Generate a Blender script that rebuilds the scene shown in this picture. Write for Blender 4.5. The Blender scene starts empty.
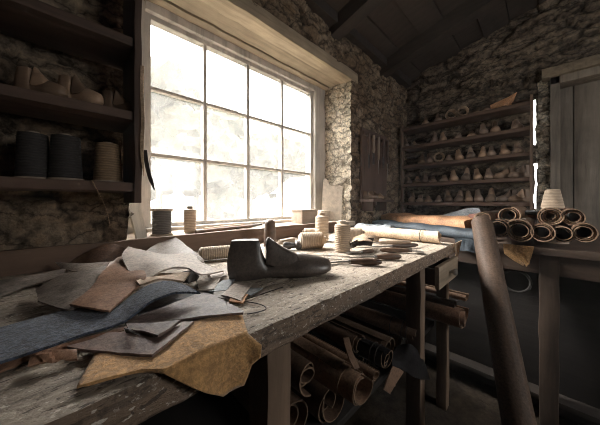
import bpy, bmesh, math, random
import numpy as np
from mathutils import Vector, Matrix, noise as mnoise

random.seed(7)
rng = np.random.default_rng(11)
S = bpy.context.scene
COL = S.collection

# ------------------------------------------------------------------ camera
F = 240.0            # focal length in pixels at 600 wide
TH = math.radians(45.6)
CAM = Vector((0, 0, 1.06))
HY = 203.0           # horizon row
FW = Vector((math.cos(TH), math.sin(TH), 0))
RT = Vector((math.sin(TH), -math.cos(TH), 0))
cd = bpy.data.cameras.new('camera'); cam = bpy.data.objects.new('camera', cd); COL.objects.link(cam)
cam.location = CAM; cam.rotation_euler = (math.pi / 2, 0, TH - math.pi / 2)
cd.sensor_width = 36; cd.lens = 36 * F / 600; cd.shift_y = -(212.5 - HY) / 600; cd.clip_start = .02
S.camera = cam

BZ = .85             # bench top height

def at_d(px, py, d):
    return CAM + FW * d + RT * ((px - 300) / F * d) + Vector((0, 0, -(py - HY) / F * d))
def at_z(px, py, z):
    return at_d(px, py, (CAM.z - z) * F / (py - HY))
def at_y(px, py, y):
    s = (px - 300) / F
    return at_d(px, py, y / (FW.y + RT.y * s))
def at_x(px, py, x):
    s = (px - 300) / F
    return at_d(px, py, x / (FW.x + RT.x * s))

# ------------------------------------------------------------------ materials
def mat(name):
    m = bpy.data.materials.new(name); m.use_nodes = True
    nt = m.node_tree; nt.nodes.clear()
    out = nt.nodes.new('ShaderNodeOutputMaterial'); p = nt.nodes.new('ShaderNodeBsdfPrincipled')
    nt.links.new(p.outputs[0], out.inputs[0])
    return m, nt, p
def N(nt, typ, **kw):
    n = nt.nodes.new(typ)
    for k, v in kw.items():
        if k in n.inputs: n.inputs[k].default_value = v
        else: setattr(n, k, v)
    return n
def coords(nt, scale=(1, 1, 1), rnd=True):
    tc = nt.nodes.new('ShaderNodeTexCoord'); mp = nt.nodes.new('ShaderNodeMapping')
    mp.inputs['Scale'].default_value = scale
    nt.links.new(tc.outputs['Object'], mp.inputs['Vector'])
    if rnd:
        oi = nt.nodes.new('ShaderNodeObjectInfo'); mu = N(nt, 'ShaderNodeMath', operation='MULTIPLY'); mu.inputs[1].default_value = 37.0
        nt.links.new(oi.outputs['Random'], mu.inputs[0]); nt.links.new(mu.outputs[0], mp.inputs['Location'])
    return mp.outputs['Vector']
def ramp(nt, fac, stops):
    r = nt.nodes.new('ShaderNodeValToRGB')
    e = r.color_ramp.elements
    while len(e) < len(stops): e.new(.5)
    for i, (p, c) in enumerate(stops):
        e[i].position = p; e[i].color = (*c, 1)
    nt.links.new(fac, r.inputs[0]); return r.outputs[0]
def noise(nt, vec, scale, detail=6, rough=.6, dist=0):
    n = N(nt, 'ShaderNodeTexNoise', Scale=scale, Detail=detail, Roughness=rough, Distortion=dist)
    nt.links.new(vec, n.inputs['Vector']); return n.outputs['Fac']
def bump(nt, p, h, strength, dist):
    b = N(nt, 'ShaderNodeBump', Strength=strength, Distance=dist)
    nt.links.new(h, b.inputs['Height']); nt.links.new(b.outputs[0], p.inputs['Normal']); return b
def mixc(nt, fac, a, b, typ='MIX'):
    m = nt.nodes.new('ShaderNodeMix'); m.data_type = 'RGBA'; m.blend_type = typ
    for sock, v in ((0, fac), (6, a), (7, b)):
        if isinstance(v, (int, float)): m.inputs[sock].default_value = v
        elif isinstance(v, tuple): m.inputs[sock].default_value = (*v, 1)
        else: nt.links.new(v, m.inputs[sock])
    return m.outputs[2]
def madd(nt, a, b, op='ADD'):
    m = N(nt, 'ShaderNodeMath', operation=op)
    for i, v in ((0, a), (1, b)):
        if isinstance(v, (int, float)): m.inputs[i].default_value = v
        else: nt.links.new(v, m.inputs[i])
    return m.outputs[0]
def sc(c, k): return tuple(x * k for x in c)

def wood(name, col, axis=0, grain=1.0, rough=.75, var=.25, crack=.6):
    m, nt, p = mat(name)
    s = [26, 26, 26]; s[axis] = 2.2
    v = coords(nt, tuple(x * grain for x in s))
    a = noise(nt, v, 1.0, 8, .65, .4)
    v2 = coords(nt, (1, 1, 1)); b = noise(nt, v2, 5.0, 5)
    c = ramp(nt, a, [(.25, sc(col, .38)), (.48, col), (.75, sc(col, 1.45))])
    c = mixc(nt, ramp(nt, b, [(.35, (0, 0, 0)), (.7, (1, 1, 1))]), c, mixc(nt, .6, c, sc(col, .5)))
    oi = nt.nodes.new('ShaderNodeObjectInfo')
    hv = nt.nodes.new('ShaderNodeHueSaturation')
    mr = N(nt, 'ShaderNodeMapRange'); mr.inputs[3].default_value = 1 - var; mr.inputs[4].default_value = 1 + var
    nt.links.new(oi.outputs['Random'], mr.inputs[0]); nt.links.new(mr.outputs[0], hv.inputs['Value'])
    nt.links.new(c, hv.inputs['Color']); nt.links.new(hv.outputs[0], p.inputs['Base Color'])
    p.inputs['Roughness'].default_value = rough
    bump(nt, p, a, crack, .004)
    return m
def bench_wood(name, col):
    m, nt, p = mat(name)
    v = coords(nt, (1.6, 30, 30), False); g = noise(nt, v, 1.0, 9, .7, .5)
    v2 = coords(nt, (5, 22, 22), False); g2 = noise(nt, v2, 2.0, 6, .75, .2)
    v3 = coords(nt, (1, 1, 1), False); st = noise(nt, v3, 7, 6, .7); fl = noise(nt, v3, 75, 4, .7); big = noise(nt, v3, 34, 6, .75)
    c = ramp(nt, g, [(.3, sc(col, .2)), (.44, sc(col, .75)), (.58, col), (.72, sc(col, 1.4))])
    c = mixc(nt, ramp(nt, st, [(.4, (0, 0, 0)), (.65, (.45, .45, .45))]), c, sc((.62, .5, .4), .32))
    c = mixc(nt, ramp(nt, fl, [(.6, (0, 0, 0)), (.7, (.6, .6, .6))]), c, (.7, .63, .54))
    c = mixc(nt, ramp(nt, big, [(.56, (0, 0, 0)), (.66, (.8, .8, .8))]), c, (.06, .045, .034))
    v4 = coords(nt, (45, 120, 120), False); pit = noise(nt, v4, 1.0, 3, .6, .6)
    v5 = coords(nt, (95, 160, 160), False); wf = noise(nt, v5, 1.0, 2, .6)
    c = mixc(nt, ramp(nt, wf, [(.62, (0, 0, 0)), (.68, (.7, .7, .7))]), c, (.75, .69, .6))
    c = mixc(nt, ramp(nt, pit, [(.585, (0, 0, 0)), (.64, (.9, .9, .9))]), c, (.07, .05, .036))
    c = mixc(nt, ramp(nt, g2, [(.3, (.9, .9, .9)), (.4, (0, 0, 0))]), c, (.03, .022, .016))
    nt.links.new(c, p.inputs['Base Color']); p.inputs['Roughness'].default_value = .7
    h = madd(nt, madd(nt, g, g2), madd(nt, madd(nt, big, pit), -.7, 'MULTIPLY'))
    bump(nt, p, h, .8, .006)
    return m
def leather(name, col, rough=.5, grain=260, mott=.5, bs=.35, spec=.28):
    m, nt, p = mat(name)
    v = coords(nt)
    a = noise(nt, v, 9, 6, .65); b = noise(nt, v, grain, 2, .5)
    c = ramp(nt, a, [(.3, sc(col, 1 - mott)), (.5, col), (.72, sc(col, 1 + mott))])
    sp = noise(nt, v, 130, 4, .75)
    c = mixc(nt, .6, c, ramp(nt, sp, [(.36, (.45, .44, .43)), (.5, (1, 1, 1)), (.66, (1.5, 1.48, 1.45))]), 'MULTIPLY')
    nt.links.new(c, p.inputs['Base Color']); p.inputs['Roughness'].default_value = rough
    p.inputs['Specular IOR Level'].default_value = spec
    if name == 'dark polished wood': p.inputs['Coat Weight'].default_value = .35; p.inputs['Coat Roughness'].default_value = .28
    h = madd(nt, madd(nt, b, .35, 'MULTIPLY'), noise(nt, v, 34, 5, .6))
    bump(nt, p, h, bs, .004)
    return m
def suede(name, col, fleck=.5, sc1=140, mul=2.1):
    m, nt, p = mat(name)
    v = coords(nt)
    a = noise(nt, v, 16, 6, .7); b = noise(nt, v, sc1, 4, .7)
    c = ramp(nt, a, [(.3, sc(col, .55)), (.5, col), (.7, sc(col, 1.35))])
    c = mixc(nt, ramp(nt, b, [(.42, (0, 0, 0)), (.62, (fleck, fleck, fleck))]), c, sc(col, mul))
    nt.links.new(c, p.inputs['Base Color']); p.inputs['Roughness'].default_value = .9
    p.inputs['Sheen Weight'].default_value = .25
    bump(nt, p, madd(nt, a, b), .6, .004)
    return m
def stone(name, cols, scale=6, bs=.9, mortar=None, strata=(.75, 1, 2.3)):
    m, nt, p = mat(name)
    v = coords(nt, (1, 1, 1), False)
    a = noise(nt, v, scale, 7, .65, .3); b = noise(nt, v, scale * 7, 8, .72); c0 = noise(nt, v, 2.2, 3)
    n = len(cols)
    c = ramp(nt, a, [(.3 + .4 * i / (n - 1), q) for i, q in enumerate(cols)])
    c = mixc(nt, .75, c, ramp(nt, b, [(.34, (.12, .12, .12)), (.5, (.9, .9, .9)), (.68, (1.75, 1.65, 1.5))]), 'MULTIPLY')
    c = mixc(nt, ramp(nt, c0, [(.4, (0, 0, 0)), (.65, (.7, .7, .7))]), c, mixc(nt, .5, c, (.11, .075, .045)))
    vd = nt.nodes.new('ShaderNodeVectorMath'); vd.operation = 'ADD'; dn = N(nt, 'ShaderNodeTexNoise', Scale=9, Detail=5, Roughness=.65)
    nt.links.new(v, dn.inputs['Vector']); ds = nt.nodes.new('ShaderNodeVectorMath'); ds.operation = 'SCALE'; ds.inputs['Scale'].default_value = .12
    nt.links.new(dn.outputs['Color'], ds.inputs[0]); nt.links.new(v, vd.inputs[0]); nt.links.new(ds.outputs[0], vd.inputs[1])
    mp2 = nt.nodes.new('ShaderNodeMapping'); mp2.inputs['Scale'].default_value = strata; nt.links.new(vd.outputs[0], mp2.inputs['Vector'])
    vo = N(nt, 'ShaderNodeTexVoronoi', Scale=6.5); vo.feature = 'DISTANCE_TO_EDGE'; nt.links.new(mp2.outputs[0], vo.inputs['Vector'])
    ck = ramp(nt, vo.outputs['Distance'], [(0, (.12, .11, .1)), (.05, (.75, .75, .75)), (.16, (1.1, 1.08, 1.05))])
    c = mixc(nt, .8 if mortar else .35, c, ck, 'MULTIPLY')
    if mortar:                           # joints and cracks take this colour: stored per vertex as how deep the joint lies
        at = nt.nodes.new('ShaderNodeAttribute'); at.attribute_name = 'joint'
        c = mixc(nt, at.outputs['Fac'], c, mortar)
    nt.links.new(c, p.inputs['Base Color']); p.inputs['Roughness'].default_value = .95
    p.inputs['Specular IOR Level'].default_value = .2
    bump(nt, p, madd(nt, a, b), bs, .02)
    return m
def thread(name, col, freq=250, rough=.75):
    m, nt, p = mat(name)
    v = coords(nt, (1, 1, 1))
    w = N(nt, 'ShaderNodeTexWave', Scale=freq / 6.28, Distortion=1.2); w.bands_direction = 'Z'; w.inputs['Detail Scale'].default_value = 3
    nt.links.new(v, w.inputs['Vector'])
    a = noise(nt, v, 30, 4)
    c = ramp(nt, w.outputs['Fac'], [(.05, sc(col, .68)), (.45, col), (1, sc(col, 1.25))])
    c = mixc(nt, .4, c, ramp(nt, a, [(.3, sc(col, .6)), (.7, sc(col, 1.2))]))
    nt.links.new(c, p.inputs['Base Color']); p.inputs['Roughness'].default_value = rough
    bump(nt, p, w.outputs['Fac'], .6, .002)
    return m
def plain(name, col, rough=.5, metal=0.0, spec=.5):
    m, nt, p = mat(name)
    v = coords(nt); a = noise(nt, v, 25, 5)
    c = ramp(nt, a, [(.3, sc(col, .7)), (.7, sc(col, 1.25))]); nt.links.new(c, p.inputs['Base Color'])
    p.inputs['Roughness'].default_value = rough; p.inputs['Metallic'].default_value = metal
    p.inputs['Specular IOR Level'].default_value = spec
    bump(nt, p, a, .15, .003)
    return m

M = {}
M['bench'] = bench_wood('weathered bench wood', (.48, .4, .315))
M['benchedge'] = bench_wood('greasy bench edge', (.27, .185, .125))
M['leg'] = wood('bench leg wood', (.18, .12, .08), 2)
M['tleg'] = wood('table leg wood', (.075, .05, .034), 2)
M['board'] = wood('rough board', (.17, .105, .07), 0)
M['darkboard'] = wood('dark board', (.095, .058, .042), 0)
M['darkboardz'] = wood('dark upright', (.095, .058, .042), 2)
M['darkboardy'] = wood('dark shelf board', (.13, .078, .055), 1)
M['ledge'] = wood('pale sill wood', (.36, .29, .225), 0)
M['lintel'] = wood('lintel wood', (.34, .27, .19), 0, .8)
M['paint'] = wood('worn painted frame', (.54, .5, .455), 2, .6, .7, .05, .35)
M['shade_dark'] = wood('sooty boards', (.022, .017, .014), 1)  # near black so the boards carry the shade under bench and table
M['rafter'] = wood('rafter wood', (.045, .034, .027), 1)
M['ttop'] = wood('side table wood', (.075, .048, .033), 1)
M['drawer'] = wood('drawer wood', (.34, .26, .18), 0)
M['door'] = wood('door wood', (.26, .22, .18), 2)
M['post'] = wood('shelf post', (.2, .13, .09), 2)
M['palepost'] = wood('pale batten', (.8, .74, .64), 2, 1, .7, .05)
M['lastwood'] = wood('last wood', (.31, .205, .135), 0, 1.2, .55, .55, .2)
M['lastgrey'] = wood('aged last wood', (.28, .2, .15), 0, 1.2, .6, .45, .2)
M['hero'] = leather('dark polished wood', (.085, .068, .057), .4, 420, .55, .25, .6)
M['handle'] = wood('tool handle', (.11, .065, .042), 0, 2, .45, .35, .2)
M['handlepale'] = wood('pale tool handle', (.42, .31, .22), 0, 2, .5, .2, .2)
M['handlez'] = wood('hanging handle', (.36, .27, .2), 2, 2, .55, .3, .2)
M['steel'] = plain('old steel', (.34, .32, .3), .38, .9)
M['iron'] = plain('dark iron', (.1, .09, .085), .5, .8)
M['blackiron'] = plain('black iron', (.03, .026, .023), .7)
M['thread_cream'] = thread('cream thread', (.45, .345, .25))
M['thread_pale'] = thread('pale thread', (.5, .39, .285))
M['thread_grey'] = thread('grey thread', (.11, .1, .095))
M['thread_black'] = thread('black thread', (.032, .027, .025))
M['thread_brown'] = thread('brown thread', (.25, .165, .095))
M['core'] = plain('spool core', (.3, .23, .17), .6)
M['suede_gold'] = suede('golden suede', (.4, .225, .09), .6, 150, 2.1)
M['l_blue'] = suede('blue black hide', (.02, .025, .036), .7, 170, 5.5)
M['l_pale'] = leather('pale grey hide', (.44, .37, .315), .55, 300, .25)
M['l_tan'] = leather('pinkish tan hide', (.3, .175, .115), .45)
M['l_grey'] = leather('grey brown hide', (.25, .21, .18), .5)
M['l_taupe'] = leather('taupe hide', (.145, .108, .094), .45)
M['l_mauve'] = leather('mauve hide', (.27, .19, .16), .45)
M['l_brown'] = leather('brown hide', (.13, .07, .042), .5)
M['l_dark'] = leather('dark hide', (.035, .028, .024), .5)
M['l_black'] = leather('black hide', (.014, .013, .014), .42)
M['l_orange'] = leather('orange tan hide', (.5, .27, .145), .6)
M['l_slate'] = leather('slate blue hide', (.046, .058, .07), .65)
M['l_paleslate'] = leather('pale slate hide', (.25, .27, .285), .6)
M['l_roll'] = leather('brown roll hide', (.17, .105, .07), .55, 200, .3)
M['l_lean'] = leather('tall roll hide', (.085, .055, .038), .65, 200, .3, .3, .25)
M['l_rolldark'] = leather('dark roll hide', (.105, .066, .045), .5)
M['l_roll2'] = leather('tan brown roll hide', (.27, .17, .112), .5)
M['l_cream'] = leather('cream roll hide', (.6, .47, .34), .6)
M['l_edge'] = leather('raw pale hide', (.45, .33, .23), .7)
M['l_rawedge'] = leather('raw cut edge', (.3, .2, .13), .8)
M['l_rawdark'] = leather('dark cut edge', (.17, .11, .07), .8)
M['l_red'] = leather('reddish hide', (.16, .065, .045), .5)
M['card'] = plain('pattern card', (.5, .43, .35), .8)
M['wall_rubble'] = stone('rubble stone', [(.1, .07, .047), (.235, .17, .117), (.36, .285, .21), (.21, .142, .09)], 5, 1.0, (.025, .02, .016))
M['wall_slab'] = stone('slab stone', [(.09, .071, .056), (.18, .144, .115), (.28, .23, .18), (.145, .108, .08)], 4, 1.0, (.022, .017, .014), (1, .42, 2.4))
M['plaster'] = stone('worn whitewash', [(.34, .28, .21), (.66, .59, .48), (.72, .65, .54), (.5, .42, .32)], 9, 1.0, (.12, .09, .065))
M['floor'] = stone('floor stone', [(.02, .017, .014), (.035, .029, .024), (.045, .038, .03)], 3, .5)
M['ground'] = stone('misty ground', [(.025, .03, .02), (.04, .045, .03), (.055, .058, .04)], .8, .2)
M['foliage'] = stone('misty foliage', [(.012, .017, .012), (.026, .032, .021), (.044, .049, .035)], 1.5, .4)
M['bark'] = stone('bark', [(.06, .05, .04), (.1, .09, .07)], 6, .5)
M['limewash'] = plain('limewashed shed', (.55, .54, .5), .9)

# dusty window glass
gm = bpy.data.materials.new('dusty glass'); gm.use_nodes = True
nt = gm.node_tree; nt.nodes.clear()
out = nt.nodes.new('ShaderNodeOutputMaterial'); tr = nt.nodes.new('ShaderNodeBsdfTransparent'); tl = nt.nodes.new('ShaderNodeBsdfTranslucent')
gl = N(nt, 'ShaderNodeBsdfGlossy', Roughness=.05); mx = nt.nodes.new('ShaderNodeMixShader'); mx2 = nt.nodes.new('ShaderNodeMixShader')
tl.inputs[0].default_value = (.9, .88, .84, 1)
v = coords(nt, (1, 1, 1), False); d1 = noise(nt, v, 7, 6, .7)
nt.links.new(ramp(nt, d1, [(.3, (.028, .028, .028)), (.75, (.062, .062, .062))]), mx.inputs[0])
nt.links.new(tr.outputs[0], mx.inputs[1]); nt.links.new(tl.outputs[0], mx.inputs[2])
mx2.inputs[0].default_value = .03; nt.links.new(mx.outputs[0], mx2.inputs[1]); nt.links.new(gl.outputs[0], mx2.inputs[2])
nt.links.new(mx2.outputs[0], out.inputs[0])
M['glass'] = gm

# ------------------------------------------------------------------ mesh helpers
def link(name, me, m, parent=None, smooth=True, sharp=35):
    if isinstance(me, bmesh.types.BMesh):
        bmesh.ops.recalc_face_normals(me, faces=me.faces[:])
        d = bpy.data.meshes.new(name); me.to_mesh(d); me.free(); me = d
    if m is not None:
        me.materials.append(M[m] if isinstance(m, str) else m)
    if smooth:
        me.polygons.foreach_set('use_smooth', [True] * len(me.polygons))
        me.set_sharp_from_angle(angle=math.radians(sharp))
    o = bpy.data.objects.new(name, me); COL.objects.link(o)
    if parent is not None: o.parent = parent
    return o
def tag(o, label, cat, group=None):
    o['label'] = label; o['category'] = cat
    if group: o['group'] = group
    return o
def thing(name, label, cat, loc=(0, 0, 0), rot=(0, 0, 0), group=None):
    o = bpy.data.objects.new(name, None); COL.objects.link(o); o.empty_display_size = .05
    o.location = loc; o.rotation_euler = rot
    return tag(o, label, cat, group)
def struct(o): o['kind'] = 'structure'; return o
def dup(root, loc, rot, scale, label, group=None):
    r = root.copy(); COL.objects.link(r); r.location = loc; r.rotation_euler = rot; r.scale = scale
    r['label'] = label
    if group: r['group'] = group
    for ch in list(root.children):
        c = ch.copy(); COL.objects.link(c); c.parent = r
        for g in ch.children:
            d = g.copy(); COL.objects.link(d); d.parent = c
    return r
def recenter(o, origin=None):
    me = o.data
    if origin is None:
        xs = [v.co for v in me.vertices]
        origin = Vector((sum(c.x for c in xs) / len(xs), sum(c.y for c in xs) / len(xs), min(c.z for c in xs)))
    me.transform(Matrix.Translation(-Vector(origin))); o.location = origin
    return o
def box(bm, lo, hi, bev=0.0, jit=0.0):
    x0, y0, z0 = lo; x1, y1, z1 = hi
    vs = [bm.verts.new((x, y, z)) for z in (z0, z1) for y in (y0, y1) for x in (x0, x1)]
    fs = [bm.faces.new([vs[i] for i in q]) for q in ((0, 2, 3, 1), (4, 5, 7, 6), (0, 1, 5, 4), (2, 6, 7, 3), (0, 4, 6, 2), (1, 3, 7, 5))]
    if bev:
        es = {e for f in fs for e in f.edges}
        bmesh.ops.bevel(bm, geom=list(es), offset=bev, segments=2, affect='EDGES', profile=.6)
    return bm
def bx(lo, hi, bev=.003):
    return box(bmesh.new(), lo, hi, bev)
def rough_board(lo, hi, axis, bev=.003, amp=.004, cuts=24):
    """a board cut into segments along its length, its surface a little uneven"""
    bm = box(bmesh.new(), lo, hi, bev)
    L = hi[axis] - lo[axis]
    for k in range(1, cuts):
        co = [0, 0, 0]; no = [0, 0, 0]; co[axis] = lo[axis] + L * k / cuts; no[axis] = 1
        bmesh.ops.bisect_plane(bm, geom=bm.verts[:] + bm.edges[:] + bm.faces[:], plane_co=co, plane_no=no)
    for vtx in bm.verts:
        q = vtx.co * 9; n3 = mnoise.noise_vector(q)
        n3[axis] = 0
        vtx.co += Vector(n3) * amp
    return bm
def loft(bm, rings, cap=True, closed=True):
    vr = [[bm.verts.new(p) for p in r] for r in rings]
    n = len(vr[0])
    for a, b in zip(vr, vr[1:]):
        for i in range(n if closed else n - 1):
            j = (i + 1) % n
            bm.faces.new((a[i], a[j], b[j], b[i]))
    if cap:
        bm.faces.new(vr[0][::-1]); bm.faces.new(vr[-1])
    return bm
def lathe(prof, n=28, bm=None):
    """profile of (radius, z) about Z"""
    bm = bm or bmesh.new()
    rings = [[(r * math.cos(2 * math.pi * i / n), r * math.sin(2 * math.pi * i / n), z) for i in range(n)] for r, z in prof]
    return loft(bm, rings)
def tube(pts, rad, n=8, bm=None):
    bm = bm or bmesh.new()
    pts = [Vector(p) for p in pts]
    rs = rad if isinstance(rad, (list, tuple)) else [rad] * len(pts)
    rings = []
    for i, p in enumerate(pts):
        t = (pts[min(i + 1, len(pts) - 1)] - pts[max(i - 1, 0)]).normalized()
        a = t.orthogonal().normalized() if i == 0 else (rings_a - t * rings_a.dot(t)).normalized()
        rings_a = a; b = t.cross(a)
        rings.append([p + (a * math.cos(2 * math.pi * k / n) + b * math.sin(2 * math.pi * k / n)) * rs[i] for k in range(n)])
    return loft(bm, rings)
def smoothpath(pts, n):
    """Catmull-Rom through pts, n samples"""
    P = [Vector(p) for p in pts]
    if len(P) == 2: return [P[0].lerp(P[1], i / (n - 1)) for i in range(n)]
    Q = [P[0] * 2 - P[1]] + P + [P[-1] * 2 - P[-2]]
    seg = [(P[i + 1] - P[i]).length for i in range(len(P) - 1)]; tot = sum(seg)
    out_ = []
    for i in range(n):
        s = tot * i / (n - 1); k = 0
        while k < len(seg) - 1 and s > seg[k]: s -= seg[k]; k += 1
        t = min(1, s / max(seg[k], 1e-9))
        a, b, c, d = Q[k], Q[k + 1], Q[k + 2], Q[k + 3]
        out_.append(.5 * (2 * b + (c - a) * t + (2 * a - 5 * b + 4 * c - d) * t * t + (3 * b - a - 3 * c + d) * t ** 3))
    return out_
def coons(top, right, bottom, left, nu=28, nv=20, thick=.003, wav=0.0, wscale=14, seed=0, ragged=.0015):
    T, B = smoothpath(top, nu), smoothpath(bottom, nu); L, R = smoothpath(left, nv), smoothpath(right, nv)
    G = []
    for j in range(nv):
        v = j / (nv - 1); row = []
        for i in range(nu):
            u = i / (nu - 1)
            p = T[i] * (1 - v) + B[i] * v + L[j] * (1 - u) + R[j] * u - (T[0] * (1 - u) * (1 - v) + T[-1] * u * (1 - v) + B[0] * (1 - u) * v + B[-1] * u * v)
            q = Vector((p.x * wscale + seed, p.y * wscale, p.z * wscale))
            w = wav * (.5 + .5 * mnoise.noise(q)) + wav * .3 * mnoise.noise(q * 2.7)
            p = p + Vector((0, 0, max(0, w)))
            if i in (0, nu - 1) or j in (0, nv - 1):
                r3 = mnoise.noise_vector(Vector((p.x, p.y, p.z)) * 60 + Vector((seed, 0, 0)))
                p = p + Vector((r3[0], r3[1], 0)) * ragged
            row.append(p)
        G.append(row)
    # normals for thickness
    bm = bmesh.new(); up = []; lo = []
    for j in range(nv):
        ru = []; rl = []
        for i in range(nu):
            du = G[j][min(i + 1, nu - 1)] - G[j][max(i - 1, 0)]; dv = G[min(j + 1, nv - 1)][i] - G[max(j - 1, 0)][i]
            n = dv.cross(du)
            n = n.normalized() if n.length > 1e-12 else Vector((0, 0, 1))
            if n.z < -.05: n = -n
            ru.append(bm.verts.new(G[j][i])); rl.append(bm.verts.new(G[j][i] - n * thick))
        up.append(ru); lo.append(rl)
    for j in range(nv - 1):
        for i in range(nu - 1):
            bm.faces.new((up[j][i], up[j + 1][i], up[j + 1][i + 1], up[j][i + 1]))
            bm.faces.new((lo[j][i], lo[j][i + 1], lo[j + 1][i + 1], lo[j + 1][i]))
    rim = [(0, i) for i in range(nu)] + [(j, nu - 1) for j in range(1, nv)] + [(nv - 1, i) for i in range(nu - 2, -1, -1)] + [(j, 0) for j in range(nv - 2, 0, -1)]
    for (a, b), (c, d) in zip(rim, rim[1:] + rim[:1]):
        bm.faces.new((up[a][b], up[c][d], lo[c][d], lo[a][b]))
    return bm
def spiral_roll(R, L, turns=3.0, th=.003, r0=.35, n=26, seg=10, wob=.02, flat=1.0, seed=0, tail=0.0, tele=0.0):
    """rolled hide along +Y from y=0 (the near end) to y=L, lying on z=0"""
    pts = []
    tot = int(turns * n)
    for k in range(tot + 1):
        a = 2 * math.pi * k / n; f = k / tot
        r = R * (r0 + (1 - r0) * f) - th
        r *= 1 + wob * math.sin(a * 2 + seed) * f
        pts.append(Vector((math.cos(a + seed), math.sin(a + seed) * flat, 0)) * r)
    if tail:
        a = 2 * math.pi * turns + seed; t = Vector((-math.sin(a), math.cos(a) * flat, 0))
        p = pts[-1]
        for q in range(1, 5): pts.append(p + t * tail * q / 4)
    prof = []
    inn = []
    for i, p in enumerate(pts):
        t = (pts[min(i + 1, len(pts) - 1)] - pts[max(i - 1, 0)]).normalized(); nn = Vector((t.y, -t.x, 0))
        prof.append(p + nn * th / 2); inn.append(p - nn * th / 2)
    ring = prof + inn[::-1]
    bm = bmesh.new(); rows = []
    for s in range(seg + 1):
        y = L * s / seg
        row = []
        for i, p in enumerate(ring):
            ii = i if i < len(prof) else 2 * len(prof) - 1 - i
            f = ii / len(prof)
            dy = (.012 * math.sin(f * 9 + seed) + .02 * (1 - f)) * (1 if s == 0 else 0) * (R / .05)
            dy -= tele * (1 - math.floor(f * turns) / turns if turns > 1 else 0) * (1 - s / seg)
            k = 1 + .02 * mnoise.noise(Vector((p.x * 20, y * 7, p.y * 20 + seed)))
            row.append(bm.verts.new((p.x * k, y + dy, (p.y * k) + R * flat)))
        rows.append(row)
    n2 = len(ring)
    for a, b in zip(rows, rows[1:]):
        for i in range(n2):
            j = (i + 1) % n2
            bm.faces.new((a[i], b[i], b[j], a[j]))
    m = len(prof)
    for rr in (rows[0], rows[-1]):
        for i in range(m - 1):
            bm.faces.new((rr[i], rr[i + 1], rr[n2 - 2 - i], rr[n2 - 1 - i])).material_index = 1
    return bm
def raw_edge(o, m='l_rawedge'):
    o.data.materials.append(M[m]); return o
def obj_dir(o, p, d, up=Vector((0, 0, 1))):
    if len(o.data.materials) == 1: raw_edge(o)
    """put o at p with its local +Y along d"""
    d = Vector(d).normalized(); x = d.cross(up).normalized(); z = x.cross(d)
    mt = Matrix((x, d, z)).transposed().to_4x4(); mt.translation = p
    o.matrix_world = mt
    return o

# ------------------------------------------------------------------ stone walls
def voro(P, cell, seed, aniso):
    """distance to stone joints and a height per stone, 3-D cells of size cell*aniso"""
    r = np.random.default_rng(seed)
    A = np.array(aniso) * cell
    lo = P.min(0) / A - 1; hi = P.max(0) / A + 1
    lo = np.floor(lo).astype(int); hi = np.ceil(hi).astype(int)
    gx, gy, gz = np.meshgrid(*[np.arange(a, b + 1) for a, b in zip(lo, hi)], indexing='ij')
    G = np.stack([gx, gy, gz], -1).reshape(-1, 3).astype(float)
    G[:, 0] += .5 * (G[:, 2] % 2)
    seeds = G + r.uniform(-.42, .42, G.shape)
    hgt = r.uniform(-1, 1, len(seeds)); tilt = r.uniform(-1, 1, (len(seeds), 3))
    Q = P / A
    f1 = np.empty(len(P)); f2 = np.empty(len(P)); h = np.empty(len(P)); tl = np.empty(len(P))
    for s in range(0, len(P), 4000):
        q = Q[s:s + 4000]
        d = np.sqrt(((q[:, None, :] - seeds[None]) ** 2).sum(-1))
        ix = np.argpartition(d, 1, axis=1)[:, :2]
        dd = np.take_along_axis(d, ix, 1); o = np.argsort(dd, 1)
        dd = np.take_along_axis(dd, o, 1); ix = np.take_along_axis(ix, o, 1)
        f1[s:s + 4000] = dd[:, 0]; f2[s:s + 4000] = dd[:, 1]; h[s:s + 4000] = hgt[ix[:, 0]]
        tl[s:s + 4000] = ((q - seeds[ix[:, 0]]) * tilt[ix[:, 0]]).sum(1)
    return f2 - f1, h, tl
def steps(length, res, *marks):
    n = max(2, int(length / res)); a = [i / n for i in range(n + 1)]
    for m in marks:
        if 0 < m < 1:
            k = min(range(1, n), key=lambda i: abs(a[i] - m)); a[k] = m
    return a
def between(a, lo, hi, flip=False):
    r = [(x - lo) / (hi - lo) for x in a if lo - 1e-6 <= x <= hi + 1e-6]
    return [1 - x for x in r[::-1]] if flip else r
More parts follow.
